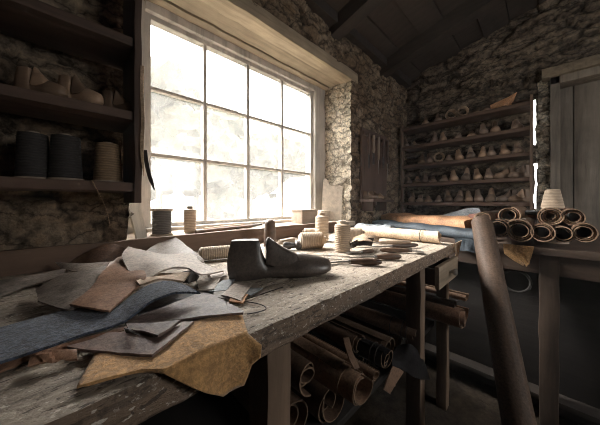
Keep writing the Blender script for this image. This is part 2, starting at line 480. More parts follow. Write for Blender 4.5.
def wall_mesh(name, patches, cell, aniso, amp, seed, mats, joint=.12, patch_mat=None, gap=None):
    """patches: (origin, u-vector, v-vector, nu, nv, hole-or-None, material index); welded and pushed out along the normals"""
    bm = bmesh.new()
    for (o, u, v, nu, nv, hole, mi) in patches:
        o, u, v = Vector(o), Vector(u), Vector(v)
        g = {}; us, vs = nu, nv; nu, nv = len(us) - 1, len(vs) - 1
        for i, a in enumerate(us):
            for j, b in enumerate(vs):
                g[i, j] = None
        def vert(i, j):
            if g[i, j] is None: g[i, j] = bm.verts.new(o + u * us[i] + v * vs[j])
            return g[i, j]
        for i in range(nu):
            for j in range(nv):
                cu, cv = (us[i] + us[i + 1]) / 2, (vs[j] + vs[j + 1]) / 2
                if hole and hole[0] < cu < hole[1] and hole[2] < cv < hole[3]: continue
                if gap and gap(o + u * cu + v * cv): continue
                f = bm.faces.new((vert(i, j), vert(i + 1, j), vert(i + 1, j + 1), vert(i, j + 1))); f.material_index = mi if patch_mat is None or mi else patch_mat(f.calc_center_median()); f.smooth = True
    bmesh.ops.remove_doubles(bm, verts=bm.verts[:], dist=.003)
    bm.normal_update()
    P = np.array([tuple(v.co) for v in bm.verts]); NV = np.array([tuple(v.normal) for v in bm.verts])
    wob = np.array([mnoise.noise_vector(Vector(p) * 7) for p in P]) * .05 + np.array([mnoise.noise_vector(Vector(p) * 25) for p in P]) * .016
    e, h, tl = voro(P + wob, cell, seed, aniso)
    rec = np.clip(1 - e / joint, 0, 1) ** 1.5
    an = Vector((1 / aniso[0], 1 / aniso[1], 1 / aniso[2]))
    fine = np.array([mnoise.fractal(Vector(p) * 16, 1.0, 2.1, 5) for p in P])
    ridg = np.array([mnoise.ridged_multi_fractal(Vector((p[0] * an[0], p[1] * an[1], p[2] * an[2])) * 7, .9, 2.1, 5, 1.0, 2.0) for p in P]) - 1.2
    dsp = amp * (.7 * h + .9 * tl - 1.5 * rec + .38 * fine - .55 * ridg)
    if name == 'wall_window':            # the plastered reveals are smoother than the rubble
        inn = np.clip((P[:, 1] - YW - .02) / .08, 0, 1)
        dsp = dsp * (1 - inn) + inn * amp * (.25 * h + .3 * tl - .3 * rec + .7 * fine - .45 * ridg)
        arris = np.clip(1 - np.abs(P[:, 0] - OX1) / .05, 0, 1) * np.clip(1 - np.abs(P[:, 1] - YW) / .05, 0, 1)
        dsp = dsp * (1 - .6 * arris)
    crack = np.clip((ridg - .45) * 1.3, 0, 1)
    P2 = P + NV * dsp[:, None]
    for v, c in zip(bm.verts, P2): v.co = c
    d = bpy.data.meshes.new(name); bm.to_mesh(d); bm.free()
    a = d.attributes.new('joint', 'FLOAT', 'POINT'); a.data.foreach_set('value', np.clip(np.maximum(rec * .95, crack * .8), 0, 1).astype(np.float32))
    for m in mats: d.materials.append(M[m])
    o = bpy.data.objects.new(name, d); COL.objects.link(o)
    return struct(o)

YW = 1.14; XE = 2.86; XL = -1.6; YB = -1.9
OX0, OX1, OZ0, OZ1 = .17, 1.715, .89, 2.105       # window recess
YG = 1.47                                          # glass plane
ZC = 2.46                                          # ceiling height at the window wall
SLOPE = .25
def ceil_z(y): return ZC + SLOPE * (YW - y)

W = XE + .2 - XL; H = ZC + .25
OZW = OZ1 + .05
hole = ((OX0 - XL) / W, (OX1 - XL) / W, OZ0 / H, OZW / H)
r_ = .013
UW = steps(W, r_, hole[0], hole[1]); VW = steps(H, r_, hole[2], hole[3]); VJ = between(VW, hole[2], hole[3])
wall_mesh('wall_window', [
    ((XL, YW, 0), (W, 0, 0), (0, 0, H), UW, VW, hole, 0),
    ((OX1, YW, OZ0), (0, YG + .1 - YW, 0), (0, 0, OZW - OZ0), steps(.43, .013), VJ, None, 1),
    ((OX0, YG + .1, OZ0), (0, YW - YG - .1, 0), (0, 0, OZW - OZ0), steps(.43, .02), VJ, None, 1),
    ((OX0, YW, OZW), (OX1 - OX0, 0, 0), (0, YG + .1 - YW, 0), between(UW, hole[0], hole[1]), steps(.43, .03), None, 0),
], .15, (1.7, 1.1, .62), .017, 3, ['wall_rubble', 'plaster'], .1)
DY0, DY1, DZ = -.92, -.03, 2.08
We = YW + .15 - YB; He = ceil_z(YB) + .1
hole = ((YW + .15 - DY1) / We, (YW + .15 - DY0) / We, -1, DZ / He)
def slit(c):                              # a narrow ragged gap beside the shelves lets daylight in
    z = c.z - CAM.z
    if abs(c.x - XE) > .01 or not (-.05 < z < .88) or .34 < z < .5: return False
    yc = .060 - .004 * math.sin(z * 7) + .006 * mnoise.noise(Vector((z * 9, 0, 0))); hw = .0065 + .006 * mnoise.noise(Vector((z * 14, 5, 0)))
    return abs(c.y - yc) < max(hw, .003)
UE = sorted(steps(We, .016, hole[0], hole[1]) + [(YW + .15 - y_) / We for y_ in np.arange(.036, .088, .0035)]); VE = steps(He, .016, hole[3]); VD = between(VE, 0, hole[3])
wall_mesh('wall_end', [
    ((XE, YW + .15, 0), (0, -We, 0), (0, 0, He), UE, VE, hole, 0),
    ((XE, DY1, 0), (.25, 0, 0), (0, 0, DZ), steps(.25, .02), VD, None, 1),
    ((XE + .25, DY0, 0), (-.25, 0, 0), (0, 0, DZ), steps(.25, .02), VD, None, 1),
    ((XE, DY1, DZ), (0, DY0 - DY1, 0), (.25, 0, 0), between(UE, hole[0], hole[1]), steps(.25, .025), None, 1),
], .2, (1.2, 2.0, .5), .02, 8, ['wall_slab', 'plaster'], .12, lambda c: 1 if DY1 - .01 < c.y < DY1 + .078 + .01 * math.sin(c.z * 9) and c.z < DZ + .02 else 0, slit)
# whitewashed edge of the wall between shelves and door
# walls behind the camera
W2X0, W2X1, W2Z0, W2Z1 = .9, 1.9, 1.25, 2.1  # opening for the added fill window
hole = ((W2X0 - XL + .1) / (XE + .3 - XL), (W2X1 - XL + .1) / (XE + .3 - XL), W2Z0 / He, W2Z1 / He)
wall_mesh('wall_back', [((XL - .1, YB, 0), (XE + .3 - XL, 0, 0), (0, 0, He), steps(XE + .3 - XL, .08, hole[0], hole[1]), steps(He, .08, hole[2], hole[3]), hole, 0)], .3, (1.4, 1, .8), .02, 5, ['wall_rubble'])
wall_mesh('wall_left', [((XL, YB - .1, 0), (0, YW + .25 - YB, 0), (0, 0, He), steps(3.3, .07), steps(He, .07), None, 0)], .3, (1, 1.4, .8), .02, 6, ['wall_rubble'])
struct(link('floor', bx((XL - .1, YB - .1, -.12), (XE + .3, YW + .2, 0), 0), 'floor'))

# sloping boarded ceiling with rafters
bm = bmesh.new(); nb = 18; yw0, yb0 = YW + .2, YB - .1
for k in range(nb):
    y0 = yb0 + (yw0 - yb0) * k / nb; y1 = yb0 + (yw0 - yb0) * (k + 1) / nb - .006
    z0, z1 = ceil_z(y0) + (.012 if k % 2 else 0), ceil_z(y1) + (.012 if k % 2 else 0)
    vs = [bm.verts.new(c) for c in ((XL - .1, y0, z0), (XE + .3, y0, z0), (XE + .3, y1, z1), (XL - .1, y1, z1), (XL - .1, y0, z0 + .06), (XE + .3, y0, z0 + .06), (XE + .3, y1 + .02, z1 + .06), (XL - .1, y1 + .02, z1 + .06))]
    for q in ((0, 1, 2, 3), (7, 6, 5, 4), (0, 4, 5, 1), (1, 5, 6, 2), (2, 6, 7, 3), (3, 7, 4, 0)): bm.faces.new([vs[i] for i in q])
struct(link('ceiling', bm, 'rafter', smooth=False))
for x in (-.9, -.1, .7, 1.5, 2.3):
    bm = bmesh.new()
    y0, y1 = YB, YW + .05
    vs = [bm.verts.new((x + dx, y, ceil_z(y) + dz)) for y in (y0, y1) for dz in (-.12, .01) for dx in (-.05, .05)]
    for q in ((0, 1, 3, 2), (4, 6, 7, 5), (0, 4, 5, 1), (2, 3, 7, 6), (0, 2, 6, 4), (1, 5, 7, 3)): bm.faces.new([vs[i] for i in q])
    struct(link('trim_rafter', bm, 'rafter', smooth=False))

bm = bmesh.new(); box(bm, (XL, YW - .06, ceil_z(YW) - .055), (XE, YW + .1, ceil_z(YW) + .03), .005)
struct(link('trim_6', bm, 'rafter'))
# lintel boards over the recess
y = YW - .01
for k, (w_, dz) in enumerate(((.115, 0), (.125, .012), (.13, .004))):
    struct(link('trim_%d' % (k + 1), rough_board((OX0 - .12, y, OZ1 - .012 + dz), (OX1 + .09 - .03 * k, y + w_ - .007, OZ1 + .07 + dz), 0, .004, .006), 'lintel'))
    y += w_
# sill
struct(link('trim_4', rough_board((OX0 - .02, YW - .03, .872), (OX1 + .02, YG + .02, .91), 0, .004, .004), 'ledge'))

# ------------------------------------------------------------------ the window
WX0, WX1 = .323, 1.552
WZ0, WZ1 = CAM.z - .107, CAM.z + .966
win = struct(bpy.data.objects.new('window_1', None)); COL.objects.link(win); win.location = (WX0, YG, WZ0)
def wpart(name, bms, m):
    o = link(name, bms, m); o.data.transform(Matrix.Translation(-win.location)); o.parent = win; return o
fr = bmesh.new()
box(fr, (OX0 - .02, YG - .035, .905), (WX0 - .028, YG + .07, OZ1), .004)
box(fr, (WX1 + .028, YG - .05, .905), (OX1 + .03, YG + .07, OZ1), .004)
box(fr, (WX0 - .03, YG - .045, WZ1 + .028), (WX1 + .03, YG + .07, OZ1), .004)
box(fr, (WX0 - .03, YG - .07, .905), (WX1 + .03, YG + .07, WZ0 - .022), .004)
wpart('window_frame', fr, 'paint')
sa = bmesh.new()
box(sa, (WX0 - .03, YG - .02, WZ0 - .025), (WX0, YG + .03, WZ1 + .03), .004)
box(sa, (WX1, YG - .02, WZ0 - .025), (WX1 + .03, YG + .03, WZ1 + .03), .004)
box(sa, (WX0, YG - .02, WZ1), (WX1, YG + .03, WZ1 + .03), .004)
box(sa, (WX0, YG - .02, WZ0 - .025), (WX1, YG + .03, WZ0), .004)
wpart('sash', sa, 'paint')
for x in (.612, .917, 1.229):
    wpart('glazing_bar', bx((x - .011, YG - .018, WZ0), (x + .011, YG + .022, WZ1), .004), 'paint')
for z in (CAM.z + .258, CAM.z + .61):
    wpart('glazing_bar', bx((WX0, YG - .014, z - .009), (WX1, YG + .018, z + .009), .004), 'paint')
wpart('glass_panes', bx((WX0 - .005, YG + .004, WZ0 - .005), (WX1 + .005, YG + .007, WZ1 + .005), 0), 'glass')
# added window, unseen behind the camera, there to fill the room with light
w2 = struct(bpy.data.objects.new('added_fill_window', None)); COL.objects.link(w2); w2.location = (W2X0, YB, W2Z0)
fr = bmesh.new()
for lo, hi in (((W2X0 - .03, W2Z0 - .03), (W2X0 + .04, W2Z1 + .03)), ((W2X1 - .04, W2Z0 - .03), (W2X1 + .03, W2Z1 + .03)), ((W2X0, W2Z0 - .03), (W2X1, W2Z0 + .04)), ((W2X0, W2Z1 - .04), (W2X1, W2Z1 + .03)),
               (((W2X0 + W2X1) / 2 - .015, W2Z0), ((W2X0 + W2X1) / 2 + .015, W2Z1))):
    box(fr, (lo[0], YB - .05, lo[1]), (hi[0], YB + .03, hi[1]), .003)
o = link('window_frame', fr, 'paint'); o.data.transform(Matrix.Translation(-w2.location)); o.parent = w2
o = link('glass_panes', bx((W2X0, YB - .02, W2Z0), (W2X1, YB - .016, W2Z1), 0), 'glass'); o.data.transform(Matrix.Translation(-w2.location)); o.parent = w2

# door in the end wall
dr = struct(bpy.data.objects.new('door_1', None)); COL.objects.link(dr); dr.location = (XE + .12, DY0, 0)
def dpart(name, b, m):
    o = link(name, b, m); o.data.transform(Matrix.Translation(-dr.location)); o.parent = dr; return o
k = 0; yy = DY0 + .06
bm = bmesh.new()
while yy < DY1 - .06:
    y2 = min(yy + .14, DY1 - .05); box(bm, (XE + .12, yy, .02), (XE + .15, y2 - .006, DZ - .05), .004); yy = y2
box(bm, (XE + .165, DY0 - .06, .0), (XE + .185, DY1 + .03, DZ + .05), 0)
dpart('door_leaf', bm, 'door')
bm = bmesh.new()
box(bm, (XE - .03, DY1 - .055, 0), (XE + .16, DY1, DZ), .004); box(bm, (XE - .03, DY0, 0), (XE + .16, DY0 + .055, DZ), .004)
box(bm, (XE - .03, DY0, DZ - .06), (XE + .16, DY1, DZ), .004)
dpart('door_frame', bm, 'door')
struct(link('trim_5', rough_board((XE - .06, DY0 - .1, DZ), (XE + .2, DY1 + .05, DZ + .075), 1, .004, .005), 'lintel'))

# ------------------------------------------------------------------ outside
o = link('ground', bx((-60, YG + .35, -.5), (90, 90, -.3), 0), 'ground'); struct(o)
def tree(loc, h, r, seed, label):
    t = thing('tree', label, 'tree', loc, group='misty trees outside the window')
    b = tube([(0, 0, 0), (.05, 0, h * .3), (0, .05, h * .6)], [r * .09, r * .07, r * .04], 8)
    for q in range(6):
        a = q * 1.05 + seed
        tube([(0, 0, h * (.3 + .05 * q)), (math.cos(a) * r * .5, math.sin(a) * r * .5, h * (.5 + .06 * q))], [r * .035, r * .012], 5, b)
    link('trunk', b, 'bark', t)
    bm = bmesh.new(); rr = random.Random(seed)
    for q in range(16):
        c = Vector((rr.gauss(0, .42) * r, rr.gauss(0, .42) * r, h * (.35 + .6 * rr.random())))
        k_ = r * rr.uniform(.3, .55)
        res = bmesh.ops.create_icosphere(bm, subdivisions=3, radius=k_, matrix=Matrix.Translation(c))
        for vtx in res['verts']:
            vtx.co += (vtx.co - c).normalized() * k_ * .5 * mnoise.noise(vtx.co * 3.1 / r * 1.5 + Vector((seed, 0, 0))) + Vector(mnoise.noise_vector(vtx.co * 9)) * .12 * k_
    link('crown', bm, 'foliage', t)
    return t
for i, (px, d, hh, r) in enumerate(((158, 9, 6.0, 1.7), (196, 14, 7.4, 2.2), (222, 9.5, 3.9, 1.3), (250, 15, 5.4, 1.9), (120, 13, 5.6, 1.9), (285, 17, 5.6, 1.9))):
    p = at_d(px, HY, d); p.z = -.3
    tree(p, hh, r, i + 1, 'hazy leafy tree in the misty garden outside the window')
p = at_d(262, HY, 6.5); q = at_d(296, HY, 7.5)
fn = thing('fence', 'pale rail fence in the mist beyond the window', 'fence', (p.x, p.y, -.3))
dv = Vector((q.x - p.x, q.y - p.y, 0))
for k in range(4):
    a = dv * k / 3; link('post', bx((a.x - .05, a.y - .05, 0), (a.x + .05, a.y + .05, 1.5), .01), 'limewash', fn)
for z in (.5, 1.0, 1.4):
    link('rail', tube([(0, 0, z), (dv.x, dv.y, z)], .045, 6), 'limewash', fn)
p = at_d(302, HY, 9); p.z = -.3
sh = thing('shed', 'white limewashed shed seen through the lower window panes', 'shed', p, (0, 0, .2))
link('walls', bx((-.55, -.8, 0), (1.6, .8, 1.8), .02), 'limewash', sh)
bm = bmesh.new()
loft(bm, [[(-.7, y_, 1.7), (1.75, y_, 1.7), (.55, y_, 2.4)] for y_ in (-.95, .95)])
link('roof', bm, 'limewash', sh, smooth=False)

# ------------------------------------------------------------------ workbench
bench = thing('workbench', 'long weathered wooden workbench under the window', 'workbench', (0, .7, 0))
def bpart(name, b, m, par=bench):
    o = link(name, b, m); o.data.transform(Matrix.Translation(-bench.location)); o.parent = par; return o
BY0, BY1, BX0, BX1 = .33, 1.1, -1.35, 1.46
seams = (.5, .69, .9)
def topprof(x):
    pr = []
    ch = mnoise.noise(Vector((x * 9, 3, 0))) * .004 + mnoise.noise(Vector((x * 31, 8, 0))) * .003
    chip = max(0, mnoise.noise(Vector((x * 16, 20, 0))) - .25) * .02
    pr.append((BY1, BZ - .05)); pr.append((BY0 + .006 + ch, BZ - .052)); pr.append((BY0 + ch, BZ - .046)); pr.append((BY0 + ch * .6 - .001, BZ - .025))
    pr.append((BY0 + ch + chip * .5, BZ - .009 - chip)); pr.append((BY0 + .004 + ch + chip, BZ - .002 - chip * .4))
    ys = np.linspace(BY0 + .016, BY1, 110)
    for yv in ys:
        s = min(abs(yv - q - .004 * math.sin(x * 5 + q * 30)) for q in seams)
        g = -.006 * max(0, 1 - s / .006)
        g += .0016 * mnoise.noise(Vector((x * 3, yv * 60, 1))) + .001 * mnoise.noise(Vector((x * 11, yv * 25, 5)))
        pr.append((yv, BZ - .001 + g))
    return pr
rings = []
nx = 200
for k in range(nx + 1):
    x = BX0 + (BX1 - BX0) * k / nx
    rings.append([(x, a, b) for a, b in topprof(x)])
bt = loft(bmesh.new(), rings)
bt.normal_update()
bench_top = bpart('top', bt, 'bench')
bench_top.data.materials.append(M['benchedge'])          # the front edge is handled wood, darker with grease
for pl in bench_top.data.polygons:
    if pl.center.y + .7 < BY0 + .012 and pl.center.z < BZ - .004: pl.material_index = 1
bpart('backboard', rough_board((BX0, 1.082, BZ - .02), (1.44, 1.108, BZ + .072), 0, .003, .004, 40), 'board')
for (x0, x1, y0, y1) in ((.262, .318, .35, .41), (1.02, 1.075, .35, .41), (1.385, 1.435, .35, .40), (.262, .318, 1.0, 1.06), (1.385, 1.435, 1.0, 1.06), (-1.2, -1.14, .35, .41), (-1.2, -1.14, 1.0, 1.06)):
    bpart('leg', rough_board((x0, y0, 0), (x1, y1, BZ - .05), 2, .004, .004), 'leg')
bpart('apron', rough_board((BX0 + .1, .62, BZ - .13), (1.38, .64, BZ - .05), 0, .003, .003), 'darkboard')
bpart('lower_shelf', rough_board((-1.1, .42, .395), (1.43, 1.05, .42), 0, .003, .003), 'shade_dark')
bpart('end_rail', bx((1.39, .4, BZ - .15), (1.42, 1.0, BZ - .05), .003), 'leg')
# drawer: pulled out a little
DX0, DX1 = 1.085, 1.383
dw = bpart('drawer', bx((DX0, .30, .705), (DX1, .318, .798), .003), 'drawer')
bm = bmesh.new()
box(bm, (DX0 + .012, .318, .72), (DX0 + .026, .62, .785), .002); box(bm, (DX1 - .026, .318, .72), (DX1 - .012, .62, .785), .002)
box(bm, (DX0 + .012, .318, .715), (DX1 - .012, .62, .722), 0); box(bm, (DX0 + .012, .61, .72), (DX1 - .012, .622, .785), .002)
o = bpart('drawer_box', bm, 'darkboard', bench); o.parent = dw; 
kn = link('knob', lathe([(.006, 0), (.006, .008), (.013, .014), (.015, .02), (.012, .026), (.004, .029)], 16), 'steel'); kn.parent = dw
kn.rotation_euler = (math.pi / 2, 0, 0); kn.location = Vector(((DX0 + DX1) / 2 + .01, .30, .752)) - bench.location

# ------------------------------------------------------------------ shoe lasts
def interp(x, xs, ys):
    return float(np.interp(x, xs, ys))
def last_parts(L=.288, nl=9, W_=1.0):
    """body and cone block of a shoe last; heel at x=0, toe at x=L"""
    k = L / .288
    X = [0, .004, .012, .025, .045, .065, .076, .082, .088, .0945, .1, .107, .12, .14, .16, .18, .2, .22, .24, .255, .268, .278, .285, .288]
    xs = [0, .02, .06, .1, .14, .19, .23, .265, .282, .288]
    hw = [.019, .031, .033, .029, .034, .044, .044, .036, .022, .004]     # half width
    zb_x = [0, .05, .085, .12, .17, .21, .25, .288]; zb = [.001, 0, .003, .005, .0, .0, .004, .013]
    zt_x = [0, .012, .045, .076, .0825, .0885, .0945, .11, .14, .17, .2, .23, .26, .28, .288]; zt = [.105, .1065, .1065, .1055, .085, .064, .052, .050, .056, .062, .061, .055, .048, .042, .030]
    body = bmesh.new(); rings = []
    for x in X:
        w = interp(x, xs, hw); b = interp(x, zb_x, zb); t = interp(x, zt_x, zt)
        back = .010 if x < .001 else 0
        rg = []
        lev = [i / nl for i in range(nl + 1)]
        for s in (1, -1):
            seq = lev if s == 1 else lev[::-1]
            for f in seq:
                z = b + (t - b) * f
                if x <= .085:        # heel: widest low, narrowing upward
                    ww = w * (.8 + .2 * math.sin(min(1, f * 3) * math.pi / 2)) * (1 - .42 * max(0, f - .3) / .7)
                    xo = (-.008 * math.sin(f * math.pi) + .004 * f) * max(0, 1 - x / .04)
                else:
                    ww = w * (math.cos(max(0, f - .3) / .7 * math.pi / 2 * .93) ** .62) * (.8 + .2 * min(1, f * 4))
                    xo = 0
                if f == 0: ww *= .86
                rg.append(((x + xo) * k, s * ww * k * W_ + .006 * k * math.sin(math.pi * x / .288) * (x / .288), z * k))
        rings.append(rg)
    loft(body, rings)
    cone = bmesh.new(); rings = []
    cx = [.0965, .098, .102, .11, .12, .132, .145, .158, .17, .182, .192]
    for x in cx:
        f0 = (x - .0965) / (.192 - .0965)
        t = interp(x, [.0965, .100, .104, .112, .13, .15, .17, .185, .192], [.1, .111, .112, .106, .092, .079, .069, .0615, .0575])
        b = interp(x, [.0965, .12, .16, .192], [.043, .036, .04, .052])
        w = interp(x, [.0965, .12, .16, .18, .192], [.0285, .0325, .0365, .032, .012]); rg = []
        for s in (1, -1):
            lev = [i / nl for i in range(nl + 1)]
            for f in (lev if s == 1 else lev[::-1]):
                ww = w * (1 - (.62 - .1 * f0) * f ** 1.1) * (1.0 if f < .85 else 1 - (f - .85) * 2.2)
                rg.append((x * k, s * ww * k * W_ + .006 * k * math.sin(math.pi * x / .288) * (x / .288), (b + (t - b) * f) * k))
        rings.append(rg)
    loft(cone, rings)
    return body, cone
hp = at_z(230, 279.5, BZ); tp = at_z(331, 273, BZ)
hv = tp - hp
hero = thing('shoe_last', 'large dark polished shoe last with a notched instep, standing on the workbench', 'shoe last', (hp.x, hp.y, BZ), (0, 0, math.atan2(hv.y, hv.x)))
b, c = last_parts(hv.length * 1.0, 12)
link('body', b, 'hero', hero, sharp=32); link('cone_block', c, 'hero', hero, sharp=40)

# ------------------------------------------------------------------ leather on the bench
def pts(seq):
    r = []
    for q in seq:
        if len(q) == 3: r.append(at_z(q[0], q[1], BZ + q[2] * (1.4 if .006 < q[2] < .04 else 1)))
        else: r.append(at_y(q[0], q[1], q[3]))         # hangs in front of the bench edge: plane y
    return r
def sheet(name, label, m, T, R, B, L, cat='leather', **kw):
    T, R, B, L = pts(T), pts(R), pts(B), pts(L)
    o = link(name, coons(T, R, B, L, **kw), m, sharp=60)
    recenter(o); tag(o, label, cat); return o
# the suede is laid as one sheet: flat on the bench, then bent over the edge
def draped():
    front = [(96, 354), (150, 350), (195, 322), (241, 312.5)]
    Tp = smoothpath([at_z(x, y, BZ + .005) for x, y in front], 40)
    # points on the bench's front edge below each column
    xs = np.linspace(at_z(76, 376, BZ).x, at_z(246, 336, BZ).x, 40)
    drop = np.interp(np.linspace(0, 1, 40), [0, .2, .38, .55, .75, .9, 1], [.0, .0, .004, .035, .075, .07, .012])
    G = []
    for i in range(40):
        col = []
        t = Tp[i]; f = i / 39
        ye = np.interp(f, [0, .12, .3, .4, 1], [.362, .356, .345, BY0 - .004, BY0 - .004])
        e = Vector((xs[i], ye, BZ + .0055))
        for j in range(14):
            p = t.lerp(e, j / 13)
            p.z += .003 * max(0, mnoise.noise(Vector((p.x * 18, p.y * 18, 2)))) + .001
            col.append(p)
        n = 12
        for j in range(1, n + 1):
            s = j / n
            dz = drop[i] * s
            bulge = .008 * math.sin(min(1, dz / .02) * math.pi / 2) + .008 * math.sin(f * 14) * s * min(1, drop[i] / .03)
            col.append(Vector((xs[i] + .01 * s * f, e.y - bulge - (.014 * s if f > .95 else 0), e.z - dz)))
        G.append(col)
    bm = bmesh.new(); th = .0035
    up = [[bm.verts.new(p) for p in c] for c in G]
    for a, b in zip(up, up[1:]):
        for j in range(len(a) - 1): bm.faces.new((a[j], a[j + 1], b[j + 1], b[j]))
    bmesh.ops.remove_doubles(bm, verts=bm.verts[:], dist=.0004)
    bmesh.ops.recalc_face_normals(bm, faces=bm.faces[:])
    o = link('suede_hide', bm, 'suede_gold', sharp=70)
    md = o.modifiers.new('thickness', 'SOLIDIFY'); md.thickness = .003; md.offset = 0
    recenter(o)
    return tag(o, 'golden brown suede hide draped over the front edge of the workbench', 'leather')
draped()
SH = dict(thick=.0038)
sheet('leather_sheet', 'dark brown leather scrap propped against the backboard behind the pale grey hide', 'l_brown',
      [(70, 262, .012), (90, 251, .05), (110, 243.5, .068), (122, 247, .055), (132, 253, .035)], [(132, 253, .035), (130, 262, .01)], [(70, 270, .004), (95, 268, .006), (130, 262, .01)], [(70, 262, .012), (70, 270, .004)], **SH, wav=.002)
sheet('leather_sheet', 'grey brown leather corner pointing up against the backboard beside the grey spool', 'l_grey',
      [(142, 254, .02), (158, 243, .05), (173, 236.5, .068), (188, 247, .045), (203, 259, .015)], [(203, 259, .015), (205, 266, .005)], [(142, 266, .004), (172, 266, .006), (205, 266, .005)], [(142, 254, .02), (142, 266, .004)], **SH, wav=.002)
sheet('leather_sheet', 'grey hide lying at the back of the pile near the backboard', 'l_pale',
      [(55, 262.5, .02), (80, 264, .022), (112, 262, .025)], [(112, 262, .025), (112, 270, .022)], [(62, 270, .012), (85, 272, .016), (112, 270, .022)], [(55, 262.5, .02), (62, 270, .012)], **SH, wav=.003)
sheet('leather_sheet', 'taupe leather strip edge by the backboard, outermost of the pile', 'l_grey',
      [(0, 281, .012), (30, 276, .014), (66, 269, .014)], [(66, 269, .014), (64, 276, .01)], [(0, 296, .006), (30, 286, .006), (64, 276, .01)], [(0, 281, .012), (0, 296, .006)], **SH, wav=.003)
sheet('leather_sheet', 'grey brown hide with a curved front edge between the tan hide and backboard', 'l_grey',
      [(36, 289, .012), (62, 275, .024), (90, 270, .032), (116, 263, .03)], [(116, 263, .03), (104, 285, .024), (92, 300, .02)], [(38, 301, .014), (52, 306, .016), (70, 310, .017), (92, 300, .02)], [(36, 289, .012), (38, 301, .014)], **SH, wav=.003)
sheet('leather_strip', 'wide blue black strip of hide curving over the pile', 'l_blue',
      [(-8, 330, .010), (40, 317, .012), (72, 309, .014), (109, 310, .016), (130, 297, .024), (146, 286.5, .032), (166, 281, .036), (182, 284, .034), (199, 291.5, .025)],
      [(199, 291.5, .025), (199.5, 292, .024), (200, 292.5, .023)],
      [(-8, 365, .008), (40, 349, .010), (84, 334, .010), (123, 321.5, .014), (150, 302, .028), (172, 293, .033), (186, 292, .03), (200, 292.5, .023)],
      [(-8, 330, .010), (-8, 347, .010), (-8, 365, .008)], nu=60, nv=16, wav=.0015, **SH)
sheet('leather_scrap', 'black sheet standing in for shade in the hollow under the blue black strip', 'l_black',  # added dark sheet in place of the shade beneath the arched strip
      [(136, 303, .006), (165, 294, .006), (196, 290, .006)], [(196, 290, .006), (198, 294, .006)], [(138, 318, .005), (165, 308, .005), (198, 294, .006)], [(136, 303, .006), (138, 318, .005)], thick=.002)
sheet('leather_sheet', 'taupe hide with a long pointed corner nearest the shoe last', 'l_taupe',
      [(126, 320, .009), (150, 313, .010), (178, 302, .011), (200, 293.5, .013), (216, 297, .014), (244, 312, .010)], [(244, 312, .010), (243.5, 312.5, .010), (243, 313.5, .010)], [(126, 323, .009), (150, 323.5, .009), (200, 317, .009), (243, 313.5, .010)], [(126, 320, .009), (125.5, 321.5, .009), (126, 323, .009)], nu=50, nv=16, wav=.0035, **SH)
sheet('leather_sheet', 'mauve brown leather corner lying on the golden suede hide', 'l_mauve',
      [(68, 346, .008), (95, 338, .009), (124, 326, .010), (160, 324, .010), (194, 321, .010)], [(194, 321, .010), (175, 337, .010), (152, 355, .009)], [(68, 346.5, .008), (90, 350.5, .008), (120, 353, .008), (152, 355, .009)], [(68, 346, .008), (68, 346.3, .008), (68, 346.5, .008)], nu=36, nv=14, wav=.001, **SH)
sheet('leather_sheet', 'small mauve leather sheet stacked on the mauve corner under the taupe hide', 'l_taupe',
      [(126, 323, .015), (150, 323, .015), (180, 320, .015)], [(180, 320, .015), (170, 328, .015), (158, 335, .015)], [(129, 329, .014), (143, 331, .014), (158, 335, .015)], [(126, 323, .015), (129, 329, .014)], **SH, wav=.001)
sheet('leather_scrap', 'curled dark leather offcut at the corner of the small mauve sheet', 'l_dark',
      [(124, 328, .016), (134, 331, .019)], [(134, 331, .019), (140, 335, .017)], [(126, 333, .013), (140, 338, .013)], [(124, 328, .016), (126, 333, .013)], thick=.002, nu=6, nv=5, ragged=.0004)
sheet('leather_strip', 'narrow brown leather strip alongside the blue black strip', 'l_tan',
      [(-8, 366, .006), (40, 351, .007), (84, 338, .008), (124, 327, .012)], [(124, 327, .012), (124, 330, .011)], [(-8, 374, .004), (40, 356, .005), (80, 344, .006), (124, 330, .011)], [(-8, 366, .006), (-8, 374, .004)], **SH)
sheet('leather_scrap', 'tan leather offcut on bare wood at the end of the narrow strip', 'l_tan',
      [(30, 357, .010), (50, 352, .014), (78, 350, .008)], [(78, 350, .008), (76, 360, .006)], [(28, 368, .004), (50, 362, .006), (76, 360, .006)], [(30, 357, .010), (28, 368, .004)], **SH, wav=.003)
sheet('leather_sheet', 'pinkish tan hide with a squared front corner lying over the blue black strip', 'l_tan',
      [(110, 263, .034), (122, 257, .042), (140, 262, .04)], [(140, 262, .04), (146, 275, .036), (140, 285, .03), (126, 297, .024), (110, 311.5, .019)], [(70, 305.5, .021), (88, 309, .021), (110, 311.5, .019)], [(110, 263, .034), (100, 276, .03), (88, 292, .025), (70, 305.5, .021)], nu=30, nv=30, wav=.004, **SH)
sheet('leather_sheet', 'small folded tan leather flap sticking out under the pale grey hide', 'l_edge',
      [(136, 281, .036), (152, 274, .042), (172, 273, .042), (190, 272, .036)], [(190, 272, .036), (184, 281, .03)], [(140, 285, .032), (160, 279, .036), (184, 281, .03)], [(136, 281, .036), (140, 285, .032)], **SH, wav=.002)
sheet('leather_sheet', 'large pale grey hide arching over the top of the pile', 'l_pale',
      [(128, 247, .062), (145, 251, .06), (168, 255, .055), (190, 254, .05), (201, 262, .03)],
      [(201, 262, .03), (212, 267, .022), (224, 271, .012)],
      [(128, 271, .048), (146, 279, .044), (160, 272, .052), (175, 267.5, .054), (188, 268.5, .046), (202, 274.5, .026), (224, 271, .012)],
      [(128, 247, .062), (122, 256, .058), (128, 271, .048)], nu=40, nv=24, wav=.004, **SH)
